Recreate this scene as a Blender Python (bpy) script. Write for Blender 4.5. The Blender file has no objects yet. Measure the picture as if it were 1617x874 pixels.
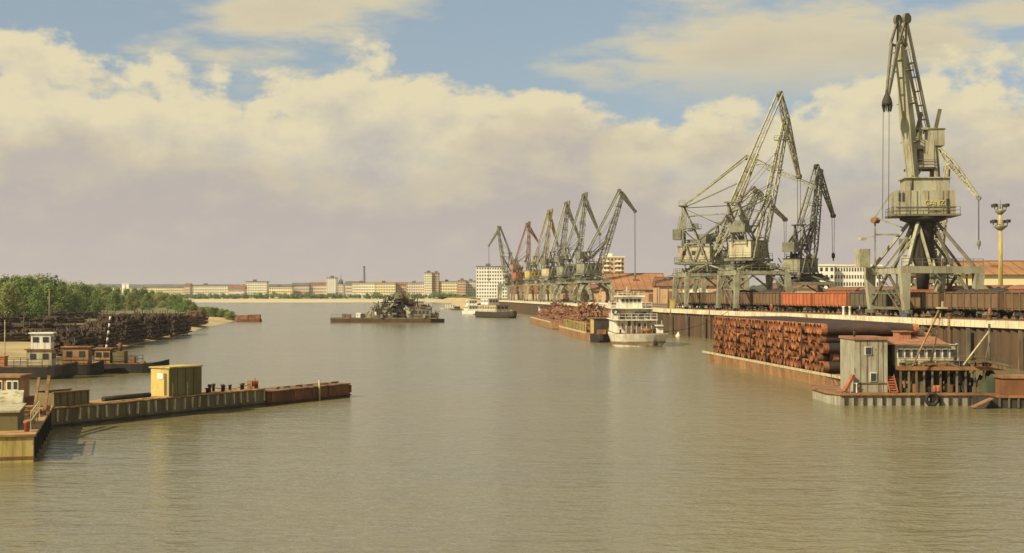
import bpy, bmesh, math, random
from mathutils import Vector, Matrix, noise
R = math.radians
S = bpy.context.scene
C = S.collection
random.seed(7)

# ------------------------------------------------------------------ camera
F, CX, HY, H = 2200.0, 808.5, 464.0, 8.5          # focal length in photo pixels, horizon row, eye height (m)
cam = bpy.data.objects.new('camera', bpy.data.cameras.new('camera')); C.objects.link(cam)
cam.data.sensor_width = 36; cam.data.lens = 36 * F / 1617
cam.data.clip_start = 0.5; cam.data.clip_end = 30000
cam.location = (0, 0, H); cam.rotation_euler = (R(90) + math.atan(27 / F), 0, 0)
S.camera = cam

# ------------------------------------------------------------------ light
SUN_AZ = Vector((-0.80, -0.60)); SUN_AZ.normalize(); SUN_EL = R(37)
sd = Vector((SUN_AZ.x * math.cos(SUN_EL), SUN_AZ.y * math.cos(SUN_EL), math.sin(SUN_EL)))
sun = bpy.data.objects.new('sun', bpy.data.lights.new('sun', 'SUN')); C.objects.link(sun)
sun.data.energy = 4.8; sun.data.angle = R(0.53); sun.data.color = (1.0, 0.88, 0.64)
sun.rotation_euler = sd.to_track_quat('Z', 'Y').to_euler(); sun.location = (-200, -150, 200)

w = bpy.data.worlds.new('World'); S.world = w; w.use_nodes = True
nt = w.node_tree; nt.nodes.clear()
def N(tree, kind, **kw):
    n = tree.nodes.new(kind)
    for k, v in kw.items(): setattr(n, k, v)
    return n
def math_(tree, op, a, b=None, c=None, clamp=False):
    n = N(tree, 'ShaderNodeMath', operation=op, use_clamp=clamp)
    for i, x in enumerate((a, b, c)):
        if x is None: continue
        if isinstance(x, (int, float)): n.inputs[i].default_value = x
        else: tree.links.new(x, n.inputs[i])
    return n.outputs[0]
def sstep(tree, x, lo, hi, out0=0.0, out1=1.0):
    n = N(tree, 'ShaderNodeMapRange', interpolation_type='SMOOTHSTEP')
    for s, v in (('Value', x), ('From Min', lo), ('From Max', hi), ('To Min', out0), ('To Max', out1)):
        if isinstance(v, (int, float)): n.inputs[s].default_value = v
        else: tree.links.new(v, n.inputs[s])
    return n.outputs[0]
def mixc(tree, fac, a, b):
    n = N(tree, 'ShaderNodeMix', data_type='RGBA')
    for s, v in ((0, fac), (6, a), (7, b)):
        if isinstance(v, (int, float)): n.inputs[s].default_value = v
        elif isinstance(v, tuple): n.inputs[s].default_value = (*v, 1)
        else: tree.links.new(v, n.inputs[s])
    return n.outputs[2]
def comb(tree, x, y, z=0.0):
    n = N(tree, 'ShaderNodeCombineXYZ')
    for i, v in enumerate((x, y, z)):
        if isinstance(v, (int, float)): n.inputs[i].default_value = v
        else: tree.links.new(v, n.inputs[i])
    return n.outputs[0]
def noise_(tree, vec, scale, detail=4, rough=.55, dim='3D', dist=0.0):
    n = N(tree, 'ShaderNodeTexNoise', noise_dimensions=dim)
    n.inputs['Scale'].default_value = scale; n.inputs['Detail'].default_value = detail
    n.inputs['Roughness'].default_value = rough; n.inputs['Distortion'].default_value = dist
    if vec is not None: tree.links.new(vec, n.inputs['Vector'])
    return n.outputs[0]
sky = N(nt, 'ShaderNodeTexSky', sky_type='NISHITA', sun_disc=False)
sky.sun_elevation = SUN_EL; sky.sun_rotation = math.atan2(SUN_AZ.x, SUN_AZ.y)
sky.air_density = 1.0; sky.dust_density = 1.2; sky.ozone_density = 1.5
tc = N(nt, 'ShaderNodeTexCoord')
sep = N(nt, 'ShaderNodeSeparateXYZ'); nt.links.new(tc.outputs['Generated'], sep.inputs[0])
el = sep.outputs[2]
az = math_(nt, 'ARCTAN2', sep.outputs[0], sep.outputs[1])
# a bank of distant cumulus: lumpy upper rim, soft base melting into the mauve haze near the horizon
SKYX = 2.2
v1 = comb(nt, math_(nt, 'ADD', az, SKYX), math_(nt, 'MULTIPLY', el, 1.6))
big = noise_(nt, v1, 5.0, 2, .5)
mid = noise_(nt, v1, 17.0, 6, .58)
def lumps(a, b): return math_(nt, 'ADD', math_(nt, 'MULTIPLY', math_(nt, 'SUBTRACT', big, .5), a), math_(nt, 'MULTIPLY', math_(nt, 'SUBTRACT', mid, .5), b))
rim = math_(nt, 'ADD', math_(nt, 'ADD', 0.143, lumps(.12, .12)), math_(nt, 'MULTIPLY', math_(nt, 'SINE', math_(nt, 'MULTIPLY', az, 3.0)), -.009))
bank = sstep(nt, math_(nt, 'SUBTRACT', rim, el), -.003, .013)
# nearer, lower row of cumulus in front of it
v3 = comb(nt, math_(nt, 'ADD', az, 5.37), math_(nt, 'MULTIPLY', el, 1.8), 3.0)
big3 = noise_(nt, v3, 6.0, 2, .5); mid3 = noise_(nt, v3, 22.0, 6, .6)
rim3 = math_(nt, 'ADD', .104, math_(nt, 'ADD', math_(nt, 'MULTIPLY', math_(nt, 'SUBTRACT', big3, .5), .17), math_(nt, 'MULTIPLY', math_(nt, 'SUBTRACT', mid3, .5), .075)))
bank3 = sstep(nt, math_(nt, 'SUBTRACT', rim3, el), -.004, .022)
# second, higher broken layer (projected on a flat deck so that it thins out overhead)
den = math_(nt, 'ADD', el, 0.14)
v2 = comb(nt, math_(nt, 'ADD', math_(nt, 'DIVIDE', sep.outputs[0], den), .77), math_(nt, 'DIVIDE', sep.outputs[1], den))
hi = noise_(nt, v2, 1.0, 7, .58)
high = math_(nt, 'MULTIPLY', sstep(nt, hi, .475, .585), sstep(nt, el, .12, .17))
# cloud shading: sunlit cream rims, grey mauve bodies lower down
v1s = N(nt, 'ShaderNodeVectorMath', operation='ADD'); nt.links.new(v1, v1s.inputs[0]); v1s.inputs[1].default_value = (-.010, .016, 0)
mids = noise_(nt, v1s.outputs[0], 17.0, 6, .58)
relief = math_(nt, 'MULTIPLY', math_(nt, 'SUBTRACT', mids, mid), 2.6)      # side turned from the sun is greyer
tex = math_(nt, 'ADD', noise_(nt, v1, 24.0, 6, .62), relief)
def body(r, d): return math_(nt, 'ADD', sstep(nt, math_(nt, 'SUBTRACT', r, el), .012, d), math_(nt, 'MULTIPLY', math_(nt, 'SUBTRACT', tex, .5), .9), clamp=True)
cream = (6.1, 5.4, 3.6)
skycol = mixc(nt, .62, sky.outputs[0], (2.6, 3.05, 3.2))
hcol = mixc(nt, sstep(nt, hi, .50, .70), (5.5, 4.85, 3.3), (4.7, 4.2, 3.1))
col = mixc(nt, high, skycol, hcol)
col = mixc(nt, bank, col, mixc(nt, body(rim, .085), cream, (3.9, 3.65, 3.45)))
col = mixc(nt, math_(nt, 'MULTIPLY', bank3, .8), col, mixc(nt, body(rim3, .05), (4.9, 4.3, 3.1), (3.85, 3.4, 3.15)))
# dusty haze that thickens towards the horizon
hz = sstep(nt, el, .005, .085, 1.0, 0.0)
col = mixc(nt, math_(nt, 'MULTIPLY', hz, .85), col, (4.35, 3.75, 3.4))
bg = N(nt, 'ShaderNodeBackground'); bg.inputs[1].default_value = 0.1
nt.links.new(col, bg.inputs[0])
wo = N(nt, 'ShaderNodeOutputWorld'); nt.links.new(bg.outputs[0], wo.inputs[0])
S.view_settings.view_transform = 'Standard'; S.view_settings.look = 'None'
S.view_settings.exposure = 0.35; S.view_settings.gamma = 1.0; S.view_settings.use_curve_mapping = False
S.render.engine = 'CYCLES'

# ------------------------------------------------------------------ helpers
def at(px, Y, z=0.0): return Vector(((px - CX) / F * Y, Y, z))          # photo column + distance -> place
def dist(py, z=0.0): return (H - z) * F / (py - HY)                     # ground row -> distance
def zat(py, Y): return H - (py - HY) / F * Y

def lerp(tab, y):
    if y <= tab[0][0]: return tab[0][1]
    for (a, b), (c, d) in zip(tab, tab[1:]):
        if y <= c: return b + (d - b) * (y - a) / (c - a)
    return tab[-1][1]

MATS = {}
def mat(name, c1, c2=None, scale=.6, rough=.75, metal=0.0, streak=1.0, bump=0.0, rand=0.0, lo=.35, hi=.68, spec=.3, detail=6, wear=0.0):
    m = bpy.data.materials.new(name); m.use_nodes = True
    t = m.node_tree; b = t.nodes['Principled BSDF']
    b.inputs['Roughness'].default_value = rough; b.inputs['Metallic'].default_value = metal
    b.inputs['Specular IOR Level'].default_value = spec
    c2 = c2 or tuple(x * .6 for x in c1)
    tcn = N(t, 'ShaderNodeTexCoord'); mp = N(t, 'ShaderNodeMapping')
    mp.inputs['Scale'].default_value = (1, 1, streak)
    t.links.new(tcn.outputs['Object'], mp.inputs[0])
    oi = N(t, 'ShaderNodeObjectInfo')
    mv = N(t, 'ShaderNodeVectorMath', operation='ADD'); t.links.new(mp.outputs[0], mv.inputs[0])
    t.links.new(math_(t, 'MULTIPLY', oi.outputs['Random'], 37.0), mv.inputs[1])
    n = noise_(t, mv.outputs[0], scale, detail, .62)
    f = sstep(t, n, lo, hi)
    c = mixc(t, f, c1, c2)
    if wear:
        m3 = N(t, 'ShaderNodeMapping'); m3.inputs['Scale'].default_value = (1, 1, .16); t.links.new(mv.outputs[0], m3.inputs[0])
        wn = noise_(t, m3.outputs[0], 2.6, 5, .65); wp = noise_(t, mv.outputs[0], 3.4, 4, .6)
        c = mixc(t, math_(t, 'MULTIPLY', sstep(t, wn, .50, .66), wear), c, (.115, .062, .030))
        c = mixc(t, math_(t, 'MULTIPLY', sstep(t, wp, .60, .70), wear), c, (.060, .045, .030))
    if rand:
        hs = N(t, 'ShaderNodeHueSaturation'); t.links.new(c, hs.inputs['Color'])
        t.links.new(math_(t, 'ADD', 1 - rand, math_(t, 'MULTIPLY', oi.outputs['Random'], 2 * rand)), hs.inputs['Value'])
        c = hs.outputs[0]
    t.links.new(c, b.inputs['Base Color'])
    if bump:
        bn = N(t, 'ShaderNodeBump'); bn.inputs['Strength'].default_value = bump; bn.inputs['Distance'].default_value = .1
        t.links.new(noise_(t, mv.outputs[0], scale * 5, 4), bn.inputs['Height']); t.links.new(bn.outputs[0], b.inputs['Normal'])
    MATS[name] = m
    return m

mat('concrete', (.50, .44, .30), (.30, .26, .18), .35, .85, streak=.4, wear=0.5)
mat('cap', (.70, .62, .40), (.50, .42, .25), .3, .85, wear=0.45)
mat('apron', (.33, .27, .16), (.18, .14, .09), .15, .9)
mat('ground', (.24, .19, .10), (.13, .11, .06), .03, .95)
mat('sand', (.50, .37, .17), (.33, .25, .11), .10, .95, bump=.4)
mat('palesand', (.58, .48, .28), (.46, .38, .21), .05, .95)
mat('heap', (.62, .55, .38), (.46, .40, .26), .4, .95, bump=.5)
mat('grass', (.15, .17, .045), (.16, .12, .055), .25, .95, bump=.6)
mat('piles', (.055, .040, .024), (.105, .060, .028), .5, .85, streak=.25, wear=.5)
mat('roofred', (.37, .165, .085), (.25, .11, .06), .9, .85, wear=.6)
mat('coal', (.030, .027, .024), (.06, .05, .04), 3, .9, bump=.5)
mat('rust', (.20, .085, .034), (.10, .048, .023), .7, .85, streak=.5)
mat('rusty', (.31, .15, .058), (.15, .072, .032), .8, .85, streak=.6)
mat('orange', (.40, .16, .06), (.28, .10, .04), .6, .7, rand=.15)
mat('hullorange', (.36, .19, .075), (.20, .10, .045), .5, .7, streak=.6, wear=0.6)
mat('pipeout', (.034, .027, .021), (.075, .040, .024), .5, .65, rand=.3)
mat('pipeend', (.40, .150, .056), (.16, .066, .030), 1.2, .75, rand=.35, wear=0.7)
mat('craneA', (.37, .355, .235), (.28, .25, .15), .5, .6, streak=.4, wear=0.55)
mat('craneAd', (.17, .15, .085), (.10, .085, .05), .5, .65)
mat('craneO', (.31, .305, .20), (.20, .185, .115), .6, .65, wear=0.6)
mat('craneOy', (.42, .39, .23), (.29, .26, .15), .6, .65, wear=0.6)
mat('craneG', (.20, .20, .13), (.12, .11, .07), .6, .65, wear=0.5)
mat('craneR', (.36, .19, .10), (.26, .16, .09), .6, .65, wear=0.6)
mat('craneY', (.44, .36, .15), (.32, .26, .11), .6, .65, wear=0.6)
mat('housecream', (.50, .45, .28), (.36, .30, .17), .5, .7, streak=.4, wear=0.55)
mat('dark', (.030, .026, .020), (.055, .042, .028), 1.0, .7)
mat('black', (.018, .016, .014), (.032, .026, .020), 1.0, .6, wear=0.35)
mat('glass', (.03, .035, .035), (.05, .05, .045), .5, .15, spec=.6)
mat('white', (.78, .74, .60), (.58, .53, .38), .6, .6, streak=.5, wear=0.4)
mat('whiteb', (.80, .76, .62), (.68, .63, .48), .06, .8)
mat('cream', (.78, .71, .50), (.66, .58, .39), .05, .85)
mat('yellowb', (.74, .63, .34), (.62, .52, .28), .05, .85)
mat('brickb', (.64, .49, .34), (.52, .38, .26), .05, .85, wear=0.3)
mat('pinkb', (.68, .55, .40), (.56, .44, .31), .05, .85)
mat('orangeb', (.56, .37, .20), (.44, .28, .15), .05, .85, wear=0.3)
mat('greyroof', (.16, .15, .13), (.10, .095, .085), .08, .9)
mat('brownroof', (.26, .12, .06), (.17, .085, .045), .1, .9, wear=0.4)
mat('orangeroof', (.42, .20, .075), (.28, .13, .055), .12, .9, wear=0.5)
mat('wagbrown', (.175, .105, .052), (.105, .068, .036), .5, .8, streak=.4, rand=.2, wear=0.5)
mat('wagorange', (.46, .145, .052), (.32, .10, .04), .5, .8, streak=.4, rand=.12, wear=0.5)
mat('waggreen', (.13, .11, .065), (.085, .07, .042), .5, .8, streak=.4, wear=0.5)
mat('wagred', (.28, .105, .05), (.19, .075, .04), .5, .8, streak=.4, rand=.15, wear=0.5)
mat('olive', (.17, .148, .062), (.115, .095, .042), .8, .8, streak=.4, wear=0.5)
mat('yellow', (.54, .42, .125), (.42, .31, .09), .8, .7, streak=.4, wear=0.5)
mat('pier', (.18, .155, .085), (.095, .075, .042), .9, .85, streak=.35, wear=0.6)
mat('rib', (.52, .46, .27), (.36, .29, .15), 1.5, .8, wear=0.5)
mat('wood', (.42, .25, .10), (.26, .15, .06), 1.2, .85)
mat('log', (.060, .043, .030), (.11, .068, .040), .8, .9, rand=.35)
mat('logb', (.24, .135, .065), (.14, .082, .045), .8, .9, rand=.25)
mat('hullgreen', (.36, .33, .235), (.25, .225, .15), .9, .8, streak=.4, wear=0.6)
mat('red', (.42, .13, .055), (.28, .085, .042), 1.2, .7, wear=0.5)
mat('rope', (.05, .045, .035), (.08, .07, .05), 2, .9)
mat('skin', (.45, .27, .17), (.40, .24, .15), 4, .6)
mat('blue', (.10, .14, .22), (.07, .10, .16), 3, .8)
mat('bark', (.10, .075, .045), (.16, .12, .075), 3, .95, streak=.2)
mat('paleb', (.34, .29, .20), (.22, .18, .12), 3, .95, streak=.2)
mat('forest', (.045, .060, .032), (.08, .085, .045), .05, .95)
for i, (a, b) in enumerate((((.20, .27, .075), (.28, .31, .09)), ((.14, .21, .055), (.21, .26, .07)), ((.26, .28, .085), (.32, .31, .11)))):
    lm = mat('leaf%d' % i, a, b, .45, .7, rand=.15, spec=.2); t = lm.node_tree; pb = t.nodes['Principled BSDF']
    tr = N(t, 'ShaderNodeBsdfTranslucent'); mx = N(t, 'ShaderNodeMixShader'); mx.inputs[0].default_value = .42
    t.links.new(pb.inputs['Base Color'].links[0].from_socket, tr.inputs[0]); t.links.new(pb.outputs[0], mx.inputs[1]); t.links.new(tr.outputs[0], mx.inputs[2])
    t.links.new(mx.outputs[0], t.nodes['Material Output'].inputs[0])

class MB:
    def __init__(s): s.v = []; s.f = []; s.mi = []; s.sm = []; s.m = 0
    def face(s, idx, smooth=False): s.f.append(tuple(idx)); s.mi.append(s.m); s.sm.append(smooth)
    def add(s, pts, faces, smooth=False):
        o = len(s.v); s.v.extend([tuple(p) for p in pts])
        for q in faces: s.face([o + i for i in q], smooth)
        return s
    BF = ((0, 1, 3, 2), (4, 6, 7, 5), (0, 4, 5, 1), (2, 3, 7, 6), (0, 2, 6, 4), (1, 5, 7, 3))
    def box(s, c, d, rz=0.0, taper=1.0):
        c = Vector(c); m = Matrix.Rotation(rz, 3, 'Z'); p = []
        for i in range(8):
            x, y, z = (i >> 2 & 1) - .5, (i >> 1 & 1) - .5, (i & 1) - .5
            k = taper if z > 0 else 1
            p.append(c + m @ Vector((x * d[0] * k, y * d[1] * k, z * d[2])))
        return s.add(p, s.BF)
    def b(s, x0, x1, y0, y1, z0, z1): return s.box(((x0 + x1) / 2, (y0 + y1) / 2, (z0 + z1) / 2), (x1 - x0, y1 - y0, z1 - z0))
    def bar(s, p, q, w, h=None, w1=None, h1=None, side=None):
        p, q = Vector(p), Vector(q); h = h or w; w1 = w1 or w; h1 = h1 or h
        z = (q - p).normalized()
        x = Vector(side) if side else (Vector((0, 0, 1)).cross(z) if abs(z.z) < .99 else Vector((1, 0, 0)))
        x = (x - z * x.dot(z)).normalized(); y = z.cross(x); pts = []
        for i in range(8):
            a, bb, e = (i >> 2 & 1) - .5, (i >> 1 & 1) - .5, i & 1
            o = q if e else p
            pts.append(o + x * a * (w1 if e else w) + y * bb * (h1 if e else h))
        return s.add(pts, s.BF)
    def tube(s, p, q, r0, r1=None, n=8, caps=True):
        p, q = Vector(p), Vector(q); r1 = r0 if r1 is None else r1
        z = (q - p).normalized(); x = (Vector((0, 0, 1)).cross(z) if abs(z.z) < .95 else Vector((1, 0, 0)).cross(z)).normalized(); y = z.cross(x)
        pts = []; 
        for o, r in ((p, r0), (q, r1)):
            for k in range(n):
                a = 2 * math.pi * k / n; pts.append(o + x * math.cos(a) * r + y * math.sin(a) * r)
        s.add(pts, [(k, (k + 1) % n, n + (k + 1) % n, n + k) for k in range(n)], True)
        if caps:
            o = len(s.v) - 2 * n
            s.face([o + k for k in range(n)][::-1]); s.face([o + n + k for k in range(n)])
        return s
    def path(s, pts, r, n=5):
        for a, b in zip(pts, pts[1:]): s.tube(a, b, r, r, n, True)
        return s
    def prism(s, outline, z0, z1):
        n = len(outline)
        pts = [(x, y, z0) for x, y in outline] + [(x, y, z1) for x, y in outline]
        return s.add(pts, [tuple(range(n))[::-1], tuple(range(n, 2 * n))] + [(k, (k + 1) % n, n + (k + 1) % n, n + k) for k in range(n)])
    def loft(s, rings, caps=True, smooth=False):
        n = len(rings[0]); o = len(s.v)
        for r in rings: s.v.extend([tuple(p) for p in r])
        for i in range(len(rings) - 1):
            for k in range(n):
                s.face((o + i * n + k, o + i * n + (k + 1) % n, o + (i + 1) * n + (k + 1) % n, o + (i + 1) * n + k), smooth)
        if caps:
            s.face([o + k for k in range(n)][::-1]); s.face([o + (len(rings) - 1) * n + k for k in range(n)])
        return s
    def lathe(s, c, prof, n=14):
        c = Vector(c)
        return s.loft([[c + Vector((math.cos(2 * math.pi * k / n) * r, math.sin(2 * math.pi * k / n) * r, z)) for k in range(n)] for r, z in prof], True, True)
    def lattice(s, p, q, side, secs, n, t, td=None):
        """four-chord lattice girder; secs = [(u, width, depth)] along p->q"""
        p, q, side = Vector(p), Vector(q), Vector(side).normalized(); td = td or t * .5
        z = (q - p).normalized(); up = z.cross(side).normalized()
        def sec(u):
            wv = lerp([(a, b) for a, b, _ in secs], u); hv = lerp([(a, c) for a, _, c in secs], u); o = p + (q - p) * u
            return [o + side * (sx * wv / 2) + up * (sy * hv / 2) for sx, sy in ((-1, -1), (1, -1), (1, 1), (-1, 1))]
        us = sorted(set([k / n for k in range(n + 1)]))
        ss = [sec(u) for u in us]
        for i in range(len(ss) - 1):
            for k in range(4):
                s.bar(ss[i][k], ss[i + 1][k], t)
                j = (k + 1) % 4
                if i % 2: s.bar(ss[i][k], ss[i + 1][j], td)
                else: s.bar(ss[i][j], ss[i + 1][k], td)
        for e in ss:
            for k in range(4): 
                if (e[k] - e[(k + 1) % 4]).length > .02: s.bar(e[k], e[(k + 1) % 4], td)
        return s
    def rail(s, pts, h=1.0, t=.06, step=1.5):
        for a, b in zip(pts, pts[1:]):
            a, b = Vector(a), Vector(b); n = max(1, int((b - a).length / step))
            for zz in (h, h * .55): s.bar(a + Vector((0, 0, zz)), b + Vector((0, 0, zz)), t)
            for k in range(n + 1):
                o = a + (b - a) * (k / n); s.bar(o, o + Vector((0, 0, h)), t)
        return s
    def mesh(s, name, *mats):
        me = bpy.data.meshes.new(name); me.from_pydata(s.v, [], s.f)
        for m in mats: me.materials.append(MATS[m] if isinstance(m, str) else m)
        me.polygons.foreach_set('material_index', s.mi); me.polygons.foreach_set('use_smooth', s.sm)
        bm = bmesh.new(); bm.from_mesh(me); bmesh.ops.recalc_face_normals(bm, faces=bm.faces); bm.to_mesh(me); bm.free()
        me.update(); return me
    def build(s, name, mats, parent=None, loc=None, rz=0.0):
        if isinstance(mats, str): mats = (mats,)
        return link(name, s.mesh(name, *mats), parent, loc, rz)

def link(name, me, parent=None, loc=None, rz=0.0):
    o = bpy.data.objects.new(name, me); C.objects.link(o)
    if parent: o.parent = parent
    if loc is not None: o.location = loc
    o.rotation_euler = (0, 0, rz)
    if name in FINE: o['kind'] = 'stuff'
    return o
FINE = {'stake_ribs', 'railing', 'bearers', 'stanchions', 'panel_seams', 'davits', 'rung', 'ribs', 'timber_offcuts', 'stacks', 'lever_arms', 'wheels', 'catwalk', 'mast_stripes', 'tie_rod', 'luffing_rope', 'hoist_rope'}
def tag(o, label, cat, group=None):
    o['label'] = label; o['category'] = cat
    if group: o['group'] = group
    return o
def thing(name, label, cat, loc, rz=0.0, group=None):
    o = bpy.data.objects.new(name, None); C.objects.link(o); o.location = loc; o.rotation_euler = (0, 0, rz)
    o.empty_display_size = .5
    return tag(o, label, cat, group)
def struct(o): o['kind'] = 'structure'; return o
def stuff(o): o['kind'] = 'stuff'; return o
def copy_tree(o, parent=None):
    c = o.copy(); C.objects.link(c); c.parent = parent
    for ch in list(o.children): copy_tree(ch, c)
    return c

# ------------------------------------------------------------------ water, banks, quay
wm = bpy.data.materials.new('river_water'); wm.use_nodes = True
t = wm.node_tree; b = t.nodes['Principled BSDF']
b.inputs['Roughness'].default_value = .17; b.inputs['IOR'].default_value = 1.33
tcn = N(t, 'ShaderNodeTexCoord')
mp = N(t, 'ShaderNodeMapping'); mp.inputs['Scale'].default_value = (.55, 1.0, 1); t.links.new(tcn.outputs['Object'], mp.inputs[0])
n1 = noise_(t, mp.outputs[0], 1.5, 3, .6, dist=.4); n2 = noise_(t, mp.outputs[0], .33, 3, .55, dist=.3); n3 = noise_(t, mp.outputs[0], .016, 4, .6); n4 = noise_(t, mp.outputs[0], 5.0, 2, .5)
wind = sstep(t, n3, .36, .62, .35, 1.0)
bn = N(t, 'ShaderNodeBump'); bn.inputs['Strength'].default_value = 1.0; bn.inputs['Distance'].default_value = .5
hh = math_(t, 'ADD', math_(t, 'MULTIPLY', math_(t, 'ADD', math_(t, 'MULTIPLY', n1, .34), math_(t, 'MULTIPLY', n4, .06)), wind), math_(t, 'MULTIPLY', n2, .42))
t.links.new(hh, bn.inputs['Height']); t.links.new(bn.outputs[0], b.inputs['Normal'])
t.links.new(mixc(t, sstep(t, n3, .35, .65), (.165, .140, .062), (.208, .176, .085)), b.inputs['Base Color'])
MATS['water'] = wm
m = MB(); m.add([(-5000, -300, 0), (5000, -300, 0), (5000, 4000, 0), (-5000, 4000, 0)], [(0, 1, 2, 3)])
struct(m.build('river_water', 'water'))

QZ = 5.2
Q = [(30, 84.5), (100, 69), (154, 57.2), (207, 46.6), (296, 31.6), (400, 24.5), (460, 18.0), (660, -3.0), (748, -14.0)]
def qx(Y): return lerp(Q, Y)
def qt(Y):
    a = Vector((qx(Y + 8) - qx(Y - 8), 16)); a.normalize(); return a     # unit tangent heading away
SH = [(760, -14), (790, -16), (1000, -28), (1250, -42), (1336, -62)]

# land behind the quay as one sheet to the horizon
m = MB()
pts = [(x + .25, y) for y, x in Q] + [(x, y) for y, x in SH] + [(-80, 1474), (-6000, 1474), (-6000, 14000), (9000, 14000), (9000, 30)]
bm = bmesh.new(); fc = bm.faces.new([bm.verts.new((x, y, QZ - .006)) for x, y in pts]); bmesh.ops.triangulate(bm, faces=[fc])
me = bpy.data.meshes.new('ground'); bm.to_mesh(me); bm.free(); me.materials.append(MATS['ground'])
if me.polygons[0].normal.z < 0: me.flip_normals()
struct(link('ground', me))
# paved apron strip along the quay
m = MB(); Ys = [30 + 12 * k for k in range(60)]
m.add([(qx(y) + .9, y, QZ) for y in Ys] + [(qx(y) + 15.5, y, QZ) for y in Ys], [(i, i + 60, i + 61, i + 1) for i in range(59)])
apron = struct(m.build('quay_apron', 'apron'))
# sheet-pile quay wall, corrugated
m = MB(); top = []; y = 30.0; k = 0
while y < 748:
    tx = qt(y); d = .18 if (k // 2) % 2 else -.18
    top.append((qx(y) + .35 + d * 1.0, y)); y += .55 if k % 2 else .35; k += 1
n = len(top)
m.add([(x, y, QZ - .55) for x, y in top] + [(x, y, -2.5) for x, y in top], [(i, i + 1, n + i + 1, n + i) for i in range(n - 1)])
wall = thing('quay_wall', 'dark rusty sheet-pile quay wall with pale concrete capping along the right bank', 'quay wall', (0, 0, 0))
m.build('sheet_piling', 'piles', wall)
y = 36.0
capm = {}
while y < 740:                                           # capping beams, one slab after another
    L = 9.0; a = Vector((qx(y), y, 0)); bb = Vector((qx(y + L), y + L, 0)); mbv = MB()
    dz = random.uniform(-.02, .02)
    mid_ = (a + bb) / 2; ang = math.atan2(bb.y - a.y, bb.x - a.x); LL = (bb - a).length - .06
    key = round(LL, 2)
    if key not in capm: capm[key] = MB().box((0, 0, 0), (LL, 1.0, .82)).mesh('capping_slab', 'cap')
    link('capping_slab', capm[key], wall, (mid_.x + .38, mid_.y, QZ - .25 + dz), ang); y += L
# timber fender piles in front of the wall
fm = MB().box((0, 0, 0), (.32, .32, 5.6)).mesh('fender_pile', 'pier')
for y in [100 + 11.0 * k for k in range(40)]:
    link('fender_pile', fm, wall, (qx(y) - .5, y, 1.6))
for yl in (128, 152, 171, 214, 262, 288):
    m = MB(); x_ = qx(yl) - .22
    for u in (-.25, .25): m.bar((x_, yl + u, -.3), (x_, yl + u, QZ + .2), .07)
    for i in range(14): m.bar((x_, yl - .25, .1 + i * .38), (x_, yl + .25, .1 + i * .38), .05)
    m.build('ladder', 'rusty', wall)
# earth bank beyond the quay's end
m = MB(); n = len(SH)
m.add([(x + 2, y, QZ + .003) for y, x in SH] + [(x - 14, y, -.4) for y, x in SH], [(i, i + n, i + n + 1, i + 1) for i in range(n - 1)])
struct(m.build('earth_bank', 'sand'))

# far shore: pale sand beach rising to the town
m = MB(); xs = [-2600 + 20 * k for k in range(131)]
rows = []
for (yy, z) in ((1330, -.5), (1345, .6), (1385, 1.7), (1420, 2.4), (1452, 3.2), (1478, QZ + .05)):
    rows.append([(x, yy + 14 * noise.noise((x * .012, 3.3, 0)) + 5 * noise.noise((x * .05, 1, 0)), z + (.4 * noise.noise((x * .03, yy, 0)) if 0 < z < 4 else 0)) for x in xs])
n = len(xs)
for r in rows: m.v.extend(r)
for i in range(len(rows) - 1):
    for k in range(n - 1): m.face((i * n + k, i * n + k + 1, (i + 1) * n + k + 1, (i + 1) * n + k), True)
struct(m.build('beach', 'palesand'))

# left bank: sand spit with grass
SL = [(40, -72), (120, -70), (148, -66), (173, -62), (195, -59.5), (225, -62), (256, -65), (297, -70), (360, -78), (435, -86), (470, -88), (492, -95), (567, -115), (693, -151), (850, -196), (1000, -250), (1340, -420)]
def bankz(d, X, Y):
    z = lerp([(-8, -.9), (0, -.05), (3, .45), (10, 1.1), (24, 1.9), (60, 2.4), (400, 3.0), (3000, 4.0)], d)
    return z + (noise.noise((X * .05, Y * .05, 0)) * .45 + noise.noise((X * .2, Y * .2, 4)) * .15) * min(1, max(0, d / 8))
m = MB(); ds = [-8, -2, 0, 1.5, 3, 5, 8, 12, 17, 24, 32, 45, 60, 90, 140, 220, 400, 900, 2600]
ys = [40 + 7 * k for k in range(100)] + [760 + 40 * k for k in range(17)]
for y in ys:
    for d in ds:
        X = lerp(SL, y) + 1.2 * noise.noise((y * .07, 2, 0)) - d
        m.v.append((X, y, bankz(d, X, y)))
n = len(ds)
for i in range(len(ys) - 1):
    for k in range(n - 1):
        m.m = 0 if (ds[k] < 11 or (ys[i] < 212 and ds[k] < 40)) else 1
        m.face((i * n + k, i * n + k + 1, (i + 1) * n + k + 1, (i + 1) * n + k), True)
struct(m.build('river_bank', ('sand', 'grass')))
def bz(X, Y): return bankz(lerp(SL, Y) - X, X, Y)

# far wooded ridge on the horizon
m = MB(); xs = [-5000 + 60 * k for k in range(150)]; hill = []
for x in xs:
    hgt = 30 + 22 * noise.noise((x * .0011, .7, 0)) + 6 * noise.noise((x * .008, 1.7, 0)) + 2.5 * noise.noise((x * .05, 1, 0))
    hill.append(hgt * max(0.0, min(1, (900 - x) / 900)) + 8)
n = len(xs)
for yy, k in ((4200, 0.0), (4900, .75), (5300, 1.0), (7500, .8)):
    m.v.extend([(x, yy, QZ - 1 + h_ * k) for x, h_ in zip(xs, hill)])
for i in range(3):
    for k in range(n - 1): m.face((i * n + k, i * n + k + 1, (i + 1) * n + k + 1, (i + 1) * n + k), True)
struct(m.build('hills', 'forest'))

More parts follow.
